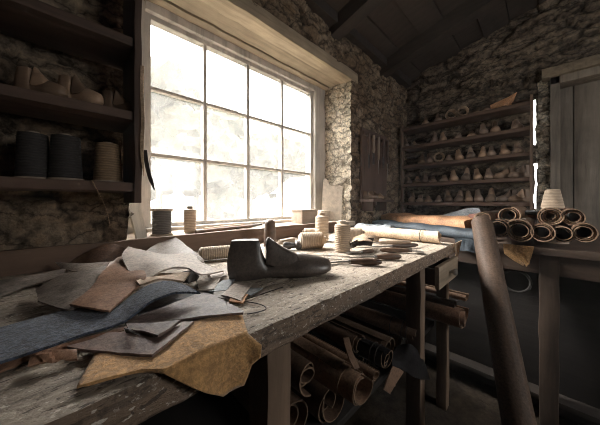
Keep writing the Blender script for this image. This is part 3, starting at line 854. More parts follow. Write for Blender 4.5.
sheet('leather_scrap', 'dark curled leather edge tucked below the pale grey hide', 'l_dark',
      [(182, 272, .034), (190, 271, .034), (199, 275, .022)], [(199, 275, .022), (196, 280, .016)], [(183, 283, .02), (190, 283, .02), (196, 280, .016)], [(182, 272, .034), (183, 283, .02)], **SH, wav=.002)
# flat offcuts between the pile and the shoe last
cuts = [([(196, 281), (222, 276), (214, 290), (199, 291)], 'l_pale', 'pale offcut with a punched look, nearest the pale grey hide', .006),
        ([(222, 281), (236, 278), (226, 291), (209, 292)], 'l_paleslate', 'pale slate offcut in front of the heel of the large shoe last', .005),
        ([(237, 282), (252, 284), (241, 301), (221, 295)], 'l_pale', 'pale square offcut under the waist of the large shoe last', .006),
        ([(214, 291), (226, 292), (230, 299), (213, 297)], 'l_grey', 'grey brown offcut beside the pointed taupe corner', .004),
        ([(232, 296), (248, 295), (243, 303), (229, 302)], 'l_orange', 'small orange tan offcut in front of the large shoe last', .004),
        ([(247, 288), (263, 289), (250, 296), (243, 295)], 'l_paleslate', 'thin grey offcut below the arch of the large shoe last', .003),
        ([(205, 270), (226, 269), (226, 276), (212, 279)], 'l_pale', 'pale leather offcut behind the heel of the large shoe last', .007)]
for q, m, lab, h in cuts:
    a, b_, c_, d = [(x, y, h) for x, y in q]
    sheet('leather_scrap', lab, m, [a, b_], [b_, c_], [d, c_], [a, d], cat='leather', nu=8, nv=8, thick=.0025, wav=.0035, wscale=22, seed=q[0][0])
# waxed thread curl
tag(recenter(link('waxed_thread', tube(smoothpath([at_z(x, y, BZ + .002) for x, y in ((230, 303), (248, 302), (262, 305), (266, 309), (258, 312), (247, 314))], 20), .0011, 6), 'l_dark')), 'loop of dark waxed thread on the bench by the taupe corner', 'thread')
tag(recenter(link('waxed_thread', tube([at_z(238, 302, BZ + .003), at_z(262, 294, BZ + .003), at_z(283, 287, BZ + .002)], .0013, 6), 'l_dark')), 'straight dark waxed thread running under the large shoe last', 'thread')

# ------------------------------------------------------------------ spools
def spool(label, cat, loc, r, h, tm, style='straight', rot=(0, 0, 0), group=None, name='thread_spool'):
    t = thing(name, label, cat, loc, rot, group)
    if style == 'straight':      # wound cop with a short neck
        pr = [(r * .9, .004), (r, h * .05)]
        n = 14
        for i in range(n + 1):
            z = h * (.07 + .76 * i / n); pr.append((r * (1 + .009 * (1 if i % 2 else -1)), z))
        pr += [(r * .93, h * .86), (r * .6, h * .9)]
        link('thread', lathe(pr), tm, t)
        link('core', lathe([(r * .8, 0), (r * .82, .004), (r * .45, .005), (r * .45, h * .93), (r * .5, h * .97), (r * .46, h), (r * .2, h)]), 'core' if tm != 'thread_cream' else 'card', t)
    elif style == 'flange':      # wooden reel with two discs
        link('thread', lathe([(r * .86, .008)] + [(r * (.86 + .02 * (i % 2)), .008 + (h - .018) * i / 14) for i in range(15)]), tm, t)
        link('flange', lathe([(r, 0), (r * 1.02, .003), (r, .008), (r * .3, .0085)]), 'core', t)
        link('flange', lathe([(r * .3, h - .010), (r, h - .009), (r * 1.02, h - .004), (r, h), (r * .3, h)]), 'core', t)
    elif style == 'cone':
        pr = [(r * .96, .008)]
        for i in range(13): pr.append((r * (1 - .14 * i / 12) * (1 + .012 * (i % 2)), .01 + (h * .88) * i / 12))
        pr += [(r * .55, h * .93)]
        link('thread', lathe(pr), tm, t)
        link('core', lathe([(r * 1.12, 0), (r * 1.14, .004), (r * 1.1, .008), (r * .4, .0085), (r * .38, h), (r * .15, h)]), 'core', t)
    return t
def onbench(px, py): p = at_z(px, py, BZ); return (p.x, p.y, BZ)
spool('tall cream spool standing behind the cream spool lying on its side', 'spool', onbench(322, 241), .036, .158, 'thread_pale')
spool('cream spool standing nearest the awls', 'spool', onbench(342.5, 251.5), .034, .135, 'thread_cream')
p = at_z(300, 248, BZ); q = at_z(327, 251, BZ)
sp = spool('cream spool lying on its side against the tall spool', 'spool', (0, 0, 0), .037, .125, 'thread_cream')
ax = Vector((.85, -.52, 0)).normalized()
sp.rotation_euler = ax.to_track_quat('Z', 'Y').to_euler(); sp.location = at_z(299.5, 249, BZ) + Vector((0, 0, .038))
sp = spool('pale spool lying behind the two standing cream spools', 'spool', (0, 0, 0), .034, .13, 'thread_pale')
ax = Vector((.8, -.6, 0)).normalized(); sp.rotation_euler = ax.to_track_quat('Z', 'Y').to_euler(); sp.location = at_z(342, 240, BZ) + Vector((0, 0, .035))
sp = spool('small pale spool end poking out behind the spool lying on its side', 'spool', (0, 0, 0), .026, .1, 'thread_pale')
ax = Vector((-.75, .66, 0)).normalized(); sp.rotation_euler = ax.to_track_quat('Z', 'Y').to_euler(); sp.location = at_z(318, 236.5, BZ) + Vector((0, 0, .027))
sp = spool('slim pale spool lying behind the heel of the large shoe last', 'spool', (0, 0, 0), .024, .135, 'thread_pale')
ax = Vector((.8, -.25, 0)).normalized(); sp.rotation_euler = ax.to_track_quat('Z', 'Y').to_euler(); sp.location = at_z(199, 261, BZ) + Vector((0, 0, .025))
def onsill(px, yv): q = at_y(px, 220, yv); return (q.x, q.y, .911)
spool('dark grey thread reel with pale end discs on the window sill', 'spool', onsill(162, 1.24), .045, .122, 'thread_grey', 'flange')
spool('slim cream spool beside the dark grey reel on the window sill', 'spool', onsill(190, 1.24), .029, .134, 'thread_pale')

# dark turned peg and wooden bits behind the last
p = onbench(270, 246)
tag(link('turned_peg', lathe([(.03, 0), (.031, .01), (.03, .05), (.029, .085), (.026, .1), (.027, .108), (.025, .118), (.015, .128), (.004, .131)], 24), 'handle'), 'dark rounded wooden peg standing behind the shoe last', 'peg').location = p
tag(recenter(link('wood_block', rough_board((-.055, -.014, 0), (.055, .014, .022), 0, .003, .002, 6), 'ledge')), 'small pale wooden bar behind the dark wooden peg', 'wood block')
bpy.context.scene.objects['wood_block'].location = Vector(onbench(287, 243)); bpy.context.scene.objects['wood_block'].rotation_euler = (0, 0, .2)
o = tag(link('hammer_head', lathe([(.012, 0), (.017, .004), (.017, .03), (.012, .04), (.012, .055), (.019, .062), (.019, .078), (.014, .082)], 18), 'iron'), 'dark steel hammer head lying between shoe last and spools', 'tool')
o.rotation_euler = Vector((.75, -.5, 0)).normalized().to_track_quat('Z', 'Y').to_euler(); o.location = Vector(onbench(283, 250)) + Vector((0, 0, .019))

# ------------------------------------------------------------------ tools
def tool(name, label, h0, h1, tip, hr, hm='handle', blade='awl', cat='tool', lift=0.0):
    """h0..h1: handle ends (pixels on the bench), tip: blade tip"""
    a = at_z(*h0, BZ + hr) ; b = at_z(*h1, BZ + hr); c = at_z(*tip, BZ + .006)
    t = thing(name, label, cat, (a.x, a.y, BZ + lift))
    o_ = Vector(t.location) - Vector((0, 0, lift)) ; a, b, c = a - o_, b - o_, c - o_
    n = 10; P = [a.lerp(b, i / n) for i in range(n + 1)]
    R = [hr * k for k in (.55, .8, .85, .92, 1, 1.04, 1.05, 1.0, .95, .85, .45)]
    link('handle', tube(P, R, 14), hm, t)
    link('ferrule', tube([a.lerp(b, -.06), a.lerp(b, .05)], hr * .62, 12), 'steel', t)
    st = a.lerp(b, -.04)
    if blade == 'awl':
        link('blade', tube([st, st.lerp(c, .5), c], [hr * .32, hr * .26, hr * .06], 8), 'steel', t)
    else:
        d = (c - st); sd = d.cross(Vector((0, 0, 1))).normalized()
        w = hr * 1.25 if blade == 'knife' else hr * 2.0
        bm = bmesh.new()
        rings = []
        for f, k in ((0, .45), (.12, .8), (.6, 1), (.85, .9), (1, .3 if blade == 'knife' else 1.0)):
            q = st + d * f
            rings.append([q - sd * w * k + Vector((0, 0, .0008)), q - sd * w * k - Vector((0, 0, .0008)), q + sd * w * k - Vector((0, 0, .0008)), q + sd * w * k + Vector((0, 0, .0008))])
        link('blade', loft(bm, rings), 'steel', t, smooth=False)
    return t
tool('awl', 'dark handled awl lying nearest the front edge of the bench', (350, 261.5), (381.5, 262), (322, 263), .0115)
tool('awl', 'dark handled awl lying just behind the nearest awl', (376, 257), (401, 256.5), (344, 257.5), .0112)
tool('paring_knife', 'dark handled knife with its pale wide blade towards the drawer', (410, 250.5), (380, 250), (424, 252.5), .0105, blade='chisel')
tool('awl', 'brown handled awl third from the cream roll, long thin blade', (391, 246), (417.5, 245), (352, 248), .0108)
tool('awl', 'pale handled awl lying close in front of the cream roll', (378, 242.5), (411, 241.8), (350, 243), .0095, 'handlepale')
tool('chisel', 'slim steel chisel with short dark handle beside the cream spool', (362, 251.5), (374, 250.8), (346, 253), .008, blade='knife')
for i, (a, b, lab) in enumerate((((296, 257.5), (342, 259.5), 'long steel needle lying on the bench beyond the toe of the shoe last'), ((305, 254.5), (350, 256.5), 'steel needle lying beside the standing cream spool'), ((318, 265), (352, 264), 'short steel needle in front of the nearest awl'))):
    tag(recenter(link('needle', tube([at_z(*a, BZ + .003), at_z(*b, BZ + .003)], [.0012, .002], 6), 'steel')), lab, 'needle')
sheet('leather_scrap', 'dark curled leather offcut between standing spool and cream roll', 'l_dark',
      [(350, 243, .03), (362, 238, .05), (374, 238, .03)], [(374, 238, .03), (372, 246, .008)], [(350, 248, .008), (362, 245, .02), (372, 246, .008)], [(350, 243, .03), (350, 248, .008)], **SH)
sheet('leather_scrap', 'crumpled pale leather scrap at the back end of the cream roll', 'l_edge',
      [(352, 238, .035), (366, 234, .055), (380, 237, .03)], [(380, 237, .03), (378, 242, .01)], [(352, 243, .02), (364, 241, .045), (378, 242, .01)], [(352, 238, .035), (352, 243, .02)], **SH, wav=.004)
# cream roll across the end of the bench
p = at_z(441, 243.5, BZ); o = link('leather_roll', spiral_roll(.034, .5, 2.6, .003, .3, seed=1.2), 'l_cream')
tag(o, 'cream leather roll lying across the end of the workbench', 'leather roll'); obj_dir(o, Vector((1.372, .372, BZ + .001)), (.03, 1, 0))
link('tie', tube([(.0355 * math.cos(a), .075 + .018 * math.sin(a * .5), .034 + .0355 * math.sin(a)) for a in np.linspace(0, 2 * math.pi, 20)], .0018, 6), 'l_dark', o)
# scraps hanging over the corner
def hang_sheet(name, label, m, top, width_dir, wlist, fall, thick=.003, sway=.012, seed=0):
    """a hide hanging from an edge: top point, direction of the edge, width by height, fall length"""
    wd = Vector(width_dir).normalized(); nv = 14; nu = 10
    rings = []
    out_d = wd.cross(Vector((0, 0, 1)))
    def P(u, v):
        w = np.interp(v, [a for a, _ in wlist], [b for _, b in wlist]); off = np.interp(v, [0, 1], [0, .02])
        return Vector(top) + wd * (u * w + off * math.sin(seed)) - Vector((0, 0, fall * v * (1 - .12 * abs(math.sin(u * 5 + seed))))) + out_d * sway * math.sin(u * 6 + seed) * v
    c = lambda us, vs: [P(u, v) for u, v in zip(us, vs)]
    k = 8; L01 = [i / k for i in range(k + 1)]
    o = link(name, coons(c(L01, [0] * (k + 1)), c([1] * (k + 1), L01), c(L01, [1] * (k + 1)), c([0] * (k + 1), L01), nu=18, nv=18, thick=thick), m, sharp=60)
    recenter(o); return tag(o, label, 'leather')
hang_sheet('leather_scrap', 'pale leather scrap hanging over the end corner of the workbench', 'l_edge', (1.41, .319, BZ + .003), (1, .03, 0), [(0, .17), (.4, .12), (1, .03)], .1, seed=.4)

# ------------------------------------------------------------------ end table and hides
TX0, TX1, TY0, TY1, TZ = 1.60, 2.5, -.62, 1.06, .85
tb = thing('work_table', 'dark wooden side table of hides below the wall shelves', 'table', (2.0, .2, 0))
def tpart(name, b, m):
    o = link(name, b, m); o.data.transform(Matrix.Translation(-tb.location)); o.parent = tb; return o
tpart('top', rough_board((TX0, TY0, TZ - .035), (TX1, TY1, TZ), 1, .004, .003), 'ttop')
for (x, y_) in ((TX0 + .02, -.045), (TX0 + .02, 1.0), (TX1 - .08, TY0), (TX1 - .08, 1.0), (TX0 + .02, TY0 + .0)):
    tpart('leg', rough_board((x, y_, 0), (x + .065, y_ + .065, TZ - .035), 2, .004, .004), 'tleg')
tpart('apron', bx((TX0 + .03, TY0 + .06, TZ - .13), (TX0 + .05, TY1 - .03, TZ - .035), .003), 'ttop')
tpart('shade_panel', rough_board((TX0 + .13, TY0 + .03, .02), (TX0 + .15, TY1 - .03, TZ - .06), 1, .003, .003), 'shade_dark')  # added dark panel that stands for the shade below the table
tpart('lower_shelf', rough_board((TX0 + .05, TY0 + .03, .1), (TX1 - .02, TY1 - .03, .125), 1, .003, .003), 'rafter')

def hide_on_table(name, label, m, a, b, w, h, bulge, seed, end_fold=True, fall=.0):
    """a hide folded several times: a soft flat bundle from a to b, width w, height h"""
    a, b = Vector(a), Vector(b); d = (b - a).normalized(); s = d.cross(Vector((0, 0, 1)))
    n = 26; rings = []
    for i in range(n + 1):
        f = i / n; c = a.lerp(b, f); ring = []
        hh = h * (1 + .22 * mnoise.noise(Vector((f * 5, seed, 0)))); ww = w * (1 + .12 * mnoise.noise(Vector((f * 4, seed + 5, 0))))
        k = 20
        for q in range(k):
            t = 2 * math.pi * q / k; cs, sn = math.cos(t), math.sin(t)
            px_ = math.copysign(abs(cs) ** .55, cs) * ww / 2; pz = hh / 2 + math.copysign(abs(sn) ** .7, sn) * hh / 2
            lay = .0035 * math.sin(pz / max(hh, .01) * 22) if abs(cs) > .5 else 0
            wv = bulge * mnoise.noise(Vector((f * 8, cs * 2, seed + sn)))
            ring.append(c + s * (px_ + math.copysign(lay, cs)) + Vector((0, 0, max(pz + (wv if sn > .1 else 0), .001))) + d * (.012 * math.sin(q + seed) if i in (0, n) else 0))
        rings.append(ring)
    o = link(name, loft(bmesh.new(), rings), m, sharp=60); recenter(o)
    return tag(o, label, 'leather')
hide_on_table('folded_hide', 'slate blue folded hide along the front edge of the side table', 'l_slate', (1.98, 1.03, TZ), (1.655, .25, TZ), .15, .06, .012, 1)
hide_on_table('folded_hide', 'orange tan folded hide lying behind the slate blue hide', 'l_orange', (2.25, 1.02, TZ), (1.94, .30, TZ), .28, .112, .014, 3)
hide_on_table('folded_hide', 'pale slate hide end at the far corner of the workbench, near the window wall', 'l_paleslate', (1.665, 1.04, TZ), (1.69, .78, TZ), .11, .045, .01, 5)
hang_sheet('slate_flap', 'slate blue hide flap hanging from the corner of the side table', 'l_slate', (TX0 - .006, .235, TZ + .012), (0, 1, 0), [(0, .13), (1, .1)], .075, seed=2.2)
# pale slate corner standing behind the orange hide
o = link('leather_sheet', coons([(2.22, .62, TZ + .1), (2.18, .42, TZ + .165), (2.16, .34, TZ + .175)], [(2.16, .34, TZ + .175), (2.12, .30, TZ + .09)], [(2.2, .66, TZ + .088), (2.14, .45, TZ + .088), (2.12, .30, TZ + .09)], [(2.22, .62, TZ + .1), (2.2, .66, TZ + .088)], wav=.003), 'l_paleslate')
recenter(o); tag(o, 'pale slate leather corner sticking up behind the orange tan hide', 'leather')

def table_roll(px, py, rp, m, label, L=.75, x0=None, turns=3, seed=0, yaw=0, r0=.55, flat=1.0):
    x0 = x0 or TX0 - .01
    c = at_x(px, py, x0); d = (c - CAM).dot(FW); r = rp / F * d
    o = link('leather_roll', spiral_roll(r, L, turns, min(.0045, r * .09), r0, seed=seed, flat=flat, wob=.03), m)
    obj_dir(o, Vector((c.x, c.y, c.z - r * flat)), (1, yaw, 0)); return tag(o, label, 'leather roll')
table_roll(481, 219.5, 8.6, 'l_rolldark', 'dark brown leather roll behind the top of the tall leaning roll', seed=1, x0=1.68)
table_roll(519, 231, 12.2, 'l_roll', 'brown leather roll in the lower row, directly above the hanging suede piece', turns=3, seed=2.4)
table_roll(498, 229, 10.4, 'l_rolldark', 'dark leather roll in the lower row, nearest the tall leaning roll', seed=.6, turns=2.2)
table_roll(508.5, 215.5, 9.8, 'l_roll', 'brown leather roll lying on top of the two lower rolls', seed=4, x0=1.66, turns=2.6)
table_roll(542, 232.5, 10.4, 'l_roll', 'brown leather roll below the pale cream roll', seed=3.1, turns=2.8)
table_roll(551, 216.5, 10.8, 'l_cream', 'pale cream leather roll on top of the stack by the door', seed=5, x0=1.66, turns=4, r0=.35)
table_roll(562.5, 234, 9.8, 'l_rolldark', 'black brown leather roll in the lower row under the door end of the stack', seed=.3, turns=2)
table_roll(584, 233, 10.5, 'l_roll', 'outermost brown roll in the lower row, past the dark roll', seed=2, turns=3)
table_roll(573, 217.5, 9.5, 'l_roll', 'outermost upper roll beside the pale cream roll', seed=2.9, x0=1.66, turns=3)
# loose hides thrown over the rolls
for (lab, m, p0, p1, w, h, s) in (('reddish brown folded leather lying behind the dark roll end', 'l_red', (1.86, .30, TZ + .10), (2.15, .05, TZ + .11), .12, .04, 2), ('black folded leather lying behind the reddish leather', 'l_black', (2.0, .16, TZ + .13), (2.25, -.02, TZ + .13), .12, .03, 4)):
    hide_on_table('folded_hide', lab, m, p0, p1, w, h, .008, s)
hang_sheet('suede_scrap', 'orange brown suede piece hanging below the rolls on the side table', 'suede_gold', (TX0 - .012, .035, TZ + .004), (0, 1, 0), [(0, .115), (.5, .1), (.8, .06), (1, .02)], .1, seed=1.2)
# yarn cone on the table by the door
c = at_x(552.5, 209, 1.86)
sp = thing('yarn_cone', 'pale tapered yarn cone standing behind the cream roll by the door', 'spool', (c.x, c.y, TZ))
zz = c.z - TZ
link('stand', lathe([(.06, 0), (.06, .01), (.03, .014), (.03, zz), (.04, zz), (.04, zz + .004)]), 'core', sp)
link('thread', lathe([(.035, zz + .004), (.045, zz + .006)] + [(.045 - .017 * i / 10 + .0012 * (i % 2), zz + .008 + .095 * i / 10) for i in range(11)] + [(.015, zz + .106)]), 'thread_pale', sp)

# tall leaning roll
top = at_d(482, 221, 1.27); b0 = at_d(512.5, 386, .845)
dv = (b0 - top); t_ = (0.058 - top.z) / dv.z; bot = top + dv * t_
o = link('leather_roll', spiral_roll(.054, (bot - top).length, 3.2, .004, .5, seed=.8, seg=16), 'l_lean')
dd = (bot - top).normalized(); ctr = Vector((0, 0, .054))
obj_dir(o, Vector((0, 0, 0)), dd); o.location = top - o.matrix_world.to_3x3() @ ctr
tag(o, 'tall brown leather roll leaning from the floor against the side table', 'leather roll')

# ------------------------------------------------------------------ rolls under the bench
def under_roll(px, py, rp, yv, m, label, L=.6, turns=3, seed=0, flat=1.0, r0=.45, yaw=0, pitch=0, tail=0, band=False, tele=0):
    c = at_y(px, py, yv); d = (c - CAM).dot(FW); r = rp / F * d
    o = link('leather_roll', spiral_roll(r, L, turns, min(.004, r * .1), r0, seed=seed, flat=flat, tail=tail, tele=tele), m)
    raw_edge(o, 'l_rawdark'); obj_dir(o, Vector((c.x, c.y, c.z - r * flat)), (yaw, 1, pitch)); tag(o, label, 'leather roll')
    if band:
        for yb in (.03, .05, .1):
            link('tie', tube([(r * 1.03 * math.cos(a), yb, r * flat + r * 1.03 * flat * math.sin(a)) for a in np.linspace(0, 2 * math.pi, 22)], .0016, 6), 'l_dark', o)
    return o
under_roll(466, 319, 11.5, .27, 'l_tan', 'brown leather roll sticking out past the bench leg below the drawer', L=.62, seed=1, band=False)
under_roll(417, 334, 9.5, .372, 'l_roll2', 'brown leather roll with tied bands beside the middle bench leg', L=.6, seed=3, band=True)
under_roll(388, 360, 10.5, .36, 'l_black', 'black leather roll under the bench behind the small brown roll', L=.6, seed=2, band=True)
under_roll(377, 376.5, 6.5, .33, 'l_roll2', 'small brown leather roll with an open end under the bench', L=.5, seed=.5, turns=2)
under_roll(340, 377, 16.5, .385, 'l_roll2', 'wide brown leather roll with pale edges at the front under the bench', L=.55, seed=.9, turns=3.2, flat=.95, r0=.72, tele=.09)
under_roll(309, 378, 17, .43, 'l_rolldark', 'large dark brown leather roll beside the nearest bench leg', L=.6, seed=2.2, turns=2.4, flat=.9)
under_roll(468, 298, 4.6, .28, 'l_roll2', 'thin upper brown roll poking out beyond the drawer', L=.55, seed=1.9, turns=2)
under_roll(456, 304.5, 4.4, .30, 'l_rolldark', 'thin lower brown roll poking out beyond the drawer', L=.55, seed=.2, turns=2)
under_roll(360, 345, 10, .45, 'l_rolldark', 'dark brown roll deep under the bench behind the torn strip', L=.5, seed=1.4)
under_roll(392, 332, 9, .5, 'l_rolldark', 'dark roll deep under the bench between the banded roll and black roll', L=.45, seed=2.7)
for (x, y_, r, m, lab) in ((.43, .47, .06, 'l_roll', 'brown leather roll lying on the lower bench shelf nearest the first leg'), (.555, .43, .058, 'l_rolldark', 'dark leather roll on the lower bench shelf under the wide pale edged roll'),
                            (.675, .45, .058, 'l_roll', 'brown leather roll on the lower bench shelf under the small open roll'), (.79, .46, .048, 'l_black', 'black leather roll on the lower bench shelf below the black roll'), (.93, .44, .05, 'l_rolldark', 'dark leather roll on the lower bench shelf under the black flap'), (1.045, .45, .029, 'l_roll', 'thin leather roll on the lower bench shelf beneath the banded roll')):
    o = link('leather_roll', spiral_roll(r, .5, 3, .0035, .5, seed=x * 9), m); raw_edge(o, 'l_rawdark'); obj_dir(o, Vector((x, y_, .421)), (0, 1, 0)); tag(o, lab, 'leather roll')
def usheet(label, m, T, R, B, L, **kw):
    conv = lambda s: [at_y(x, y_, yv) for x, y_, yv in s]
    o = link('leather_sheet', coons(conv(T), conv(R), conv(B), conv(L), thick=.003, **kw), m, sharp=60); recenter(o); return tag(o, label, 'leather')
usheet('black leather flap draped over the rolls by the middle bench leg', 'l_black',
       [(398, 345, .42), (410, 344, .37), (420, 352, .36)], [(420, 352, .36), (426, 366, .345), (430, 380, .34)], [(392, 366, .36), (404, 370, .34), (416, 378, .33), (430, 380, .34)], [(398, 345, .42), (392, 355, .38), (392, 366, .36)])
usheet('torn brown leather strip hanging between the rolls under the bench', 'l_roll',
       [(343, 338, .40), (349, 337, .40)], [(349, 337, .40), (353, 352, .36), (360, 368, .335)], [(354, 369, .335), (360, 368, .335)], [(343, 338, .40), (347, 352, .36), (354, 369, .335)])
usheet('folded brown leather below the black flap', 'l_roll',
       [(393, 366, .345), (400, 369, .34), (404, 372, .335)], [(404, 372, .335), (396, 384, .33), (390, 394, .33)], [(384, 390, .33), (390, 394, .33)], [(393, 366, .345), (388, 378, .335), (384, 390, .33)])
# hoop and tools hanging at the far table
c = at_x(516, 281, 1.655)
tag(recenter(link('iron_hoop', tube([(c.x, c.y + .055 * math.cos(a), c.z + .055 * math.sin(a)) for a in np.linspace(0, 2 * math.pi * .98, 28)], .006, 8), 'blackiron')), 'dark iron hoop hanging under the side table', 'hoop')

# ------------------------------------------------------------------ left wall shelf
ws = thing('wall_shelf', 'dark wooden wall shelf beside the window holding thread cones', 'shelf', (-.2, YW, CAM.z))
def wpart2(name, b, m):
    o = link(name, b, m); o.data.transform(Matrix.Translation(-ws.location)); o.parent = ws; return o
SX0, SX1 = -.75, .158; SY0, SY1 = .925, 1.125
for z in (.294, .065, .53):
    wpart2('shelf_board', rough_board((SX0, SY0, CAM.z + z - .028), (SX1, SY1, CAM.z + z), 0, .003, .003), 'darkboard')
wpart2('upright', rough_board((SX1, SY0 - .012, CAM.z - .0), (SX1 + .02, SY1, CAM.z + .78), 2, .003, .003), 'darkboardz')
wpart2('upright', rough_board((SX0 - .02, SY0 - .012, CAM.z - .0), (SX0, SY1, CAM.z + .78), 2, .003, .003), 'darkboardz')
def onshelf(px, z, yv): q = at_y(px, 150, yv); return (q.x, q.y, CAM.z + z + .001)
spool('black thread cone on the wall shelf with a pale wooden base', 'spool', onshelf(66, .065, 1.02), .038, .142, 'thread_black', 'cone')
spool('brown thread cone on the wall shelf closest to the window', 'spool', onshelf(108, .065, 1.02), .038, .135, 'thread_brown', 'cone')
spool('black thread cone on the wall shelf, furthest from the window', 'spool', onshelf(33, .065, 1.04), .036, .14, 'thread_black', 'cone')
# loose yarn hanging from the lower shelf
tag(recenter(link('hanging_yarn', tube(smoothpath([at_y(x, y_, .915) for x, y_ in ((92, 180), (97, 190), (104, 204), (108, 216), (110, 226))], 18), .0012, 6), 'thread_brown')), 'loose brown yarn strand hanging from the lower wall shelf', 'yarn')
# lasts on the left shelf
protoA = None
def last_at(label, p, yaw, L, m, group=None, W_=1.0, sc_=(1, 1, 1)):
    t = thing('shoe_last', label, 'shoe last', p, (0, 0, yaw), group)
    b, c = last_parts(L, 6, W_)
    link('body', b, m, t, sharp=50); link('cone_block', c, m, t, sharp=50); t.scale = sc_
    return t
PA = last_at('worn wooden shoe last pointing at the window, first on the upper wall shelf', onshelf(60, .294, 1.03), -.75, .14, 'lastwood', 'shoe lasts on the wall shelf', sc_=(.9, 1, 1.75))
dup(PA, onshelf(103, .294, 1.03), (0, 0, -.7), (.85, 1, 1.5), 'worn wooden shoe last against the upright of the wall shelf', 'shoe lasts on the wall shelf')
dup(PA, onshelf(76, .294, 1.1), (0, 0, -.5), (.6, .8, 1.6), 'dark shoe last standing behind the first last on the upper wall shelf', 'shoe lasts on the wall shelf')
dup(PA, onshelf(18, .294, 1.03), (0, 0, -.7), (.9, 1, 1.6), 'shoe last at the far end of the upper wall shelf from the window', 'shoe lasts on the wall shelf')
# hanging straps on the upright
c = at_y(147, 120, .905)
def strap(label, m, pixels, yv, w, name='hanging_strap'):
    P = smoothpath([at_y(x, y_, yv) for x, y_ in pixels], 18)
    bm = bmesh.new(); rings = []
    for i, q in enumerate(P):
        ww = w * (1 if i < 14 else 1 - (i - 13) / 5.2)
        sd = Vector((.9, -.43, 0)); th = Vector((.43, .9, 0)) * .0015
        rings.append([q - sd * ww + th, q - sd * ww - th, q + sd * ww - th, q + sd * ww + th])
    o = link(name, loft(bm, rings), m, sharp=60); recenter(o); return tag(o, label, 'strap')
strap('dark leather strap with a pointed tip hanging in front of the window edge', 'l_dark', [(145, 150), (146.5, 162), (149.5, 176), (154.5, 190)], .905, .006)
strap('pale narrow strap hanging along the shelf upright', 'l_edge', [(142.5, 66), (142, 90), (143, 120), (142, 150), (144, 176)], .905, .005)
# leaning lath by the window frame
o = link('wood_lath', rough_board((-.022, -.006, 0), (.022, .006, .175), 2, .002, .002, 8), 'palepost')
o.location = onsill(141.5, 1.19); o.rotation_euler = (-.1, -.16, .35); tag(o, 'short pale wooden lath leaning below the wall shelf upright', 'lath')

# ------------------------------------------------------------------ things on the sill
def sillbox(lo, hi, label, loc, rz, m, name='wooden_box'):
    t = thing(name, label, 'box', loc, (0, 0, rz))
    w, d, h = hi
    link('body', bx((-w / 2, -d / 2, 0), (w / 2, d / 2, h - .012), .003), m, t); link('lid', bx((-w / 2 - .004, -d / 2 - .004, h - .012), (w / 2 + .004, d / 2 + .004, h), .003), m, t)
    return t
sillbox(None, (.19, .10, .1), 'pale wooden box on the sill by the window corner', onsill(305, 1.27), .1, 'ledge')
sillbox(None, (.12, .08, .085), 'small flat grey box behind the pale wooden box', onsill(323, 1.33), -.1, 'card', 'card_box')
for i, (a, b, r, m, lab) in enumerate((((196, 232), (252, 226), .009, 'handle', 'dark wooden stick lying along the window sill'), ((204, 229), (244, 224.5), .007, 'handlepale', 'pale stick lying behind the dark stick on the sill'), ((236, 228), (262, 224), .008, 'iron', 'short iron rod at the end of the dark stick on the sill'))):
    p = at_z(*a, .911 + r); q = at_z(*b, .911 + r)
    p.y = min(p.y, 1.38); q.y = min(max(q.y, 1.16), 1.38)
    o = link('stick' if m != 'iron' else 'iron_rod', tube([p, p.lerp(q, .5), q], [r, r * 1.1, r * .8], 10), m); recenter(o); tag(o, lab, 'stick')
# leaning pattern card: outline with a rounded hump
def card():
    w = .17
    prof = [(0, 0), (w, 0), (w, .30), (w * .85, .31), (w * .45, .302), (w * .32, .312), (w * .22, .35), (w * .08, .37), (0, .345)]
    bm = bmesh.new()
    a = [bm.verts.new((x, 0, z)) for x, z in prof]; b = [bm.verts.new((x, .008, z)) for x, z in prof]
    bm.faces.new(a); bm.faces.new(b[::-1])
    for i in range(len(prof)):
        j = (i + 1) % len(prof); bm.faces.new((a[i], b[i], b[j], a[j]))
    return link('pattern_board', bm, 'card', smooth=False)
o = card(); q = at_y(320, 222, 1.25); o.location = (1.56, 1.335, .911); o.rotation_euler = (-.10, .05, -.87)
tag(o, 'pale shoe pattern board leaning in the window corner', 'pattern')

# ------------------------------------------------------------------ tool board right of the window
tbd = thing('tool_board', 'dark plank tool board fixed to the wall beside the window', 'tool board', (1.84, YW - .03, 1.04))
bm = bmesh.new(); x = 0
link('board', rough_board((0, 0, 0), (.46, .02, .68), 2, .003, .003), 'darkboardz', tbd)
link('rail', bx((0, -.018, .61), (.46, .0, .645), .003), 'darkboard', tbd)
def hang_tool(dx, L, r, m, label, head):
    t = thing('hanging_tool', label, 'tool', (1.84 + dx, YW - .068, 1.04 + .645 - .02))
    link('handle', tube([(0, 0, 0), (0, 0, -L * .5), (0, 0, -L * .62)], [r, r * 1.15, r * .7], 10), m, t)
    if head == 'blade':
        link('blade', bx((-r * 1.3, -.002, -L), (r * 1.3, .002, -L * .6), .001), 'iron', t)
    elif head == 'plier':
        link('jaw', tube([(0, 0, -L * .6), (.012, 0, -L * .8), (.004, 0, -L)], [.008, .009, .004], 8), 'iron', t)
        link('jaw', tube([(0, 0, -L * .6), (-.012, 0, -L * .8), (-.004, 0, -L)], [.008, .009, .004], 8), 'iron', t)
    else:
        link('blade', tube([(0, 0, -L * .6), (0, 0, -L)], [.004, .0015], 8), 'steel', t)
    return t
for a in ((.05, .3, .012, 'handle', 'dark handled tool hanging first from the window on the tool board', 'blade'), (.13, .26, .013, 'handlez', 'pale handled knife hanging second from the window on the tool board', 'blade'),
          (.22, .34, .012, 'handlez', 'long pale handled awl hanging third on the tool board', 'awl'), (.31, .28, .012, 'handle', 'dark pincers hanging fourth on the tool board', 'plier'), (.40, .36, .011, 'handle', 'long dark tool hanging nearest the wall corner on the tool board', 'awl')):
    hang_tool(*a)
br = thing('bracket_shelf', 'small wooden bracket shelf under the tool board', 'shelf', (1.80, YW, 1.07))
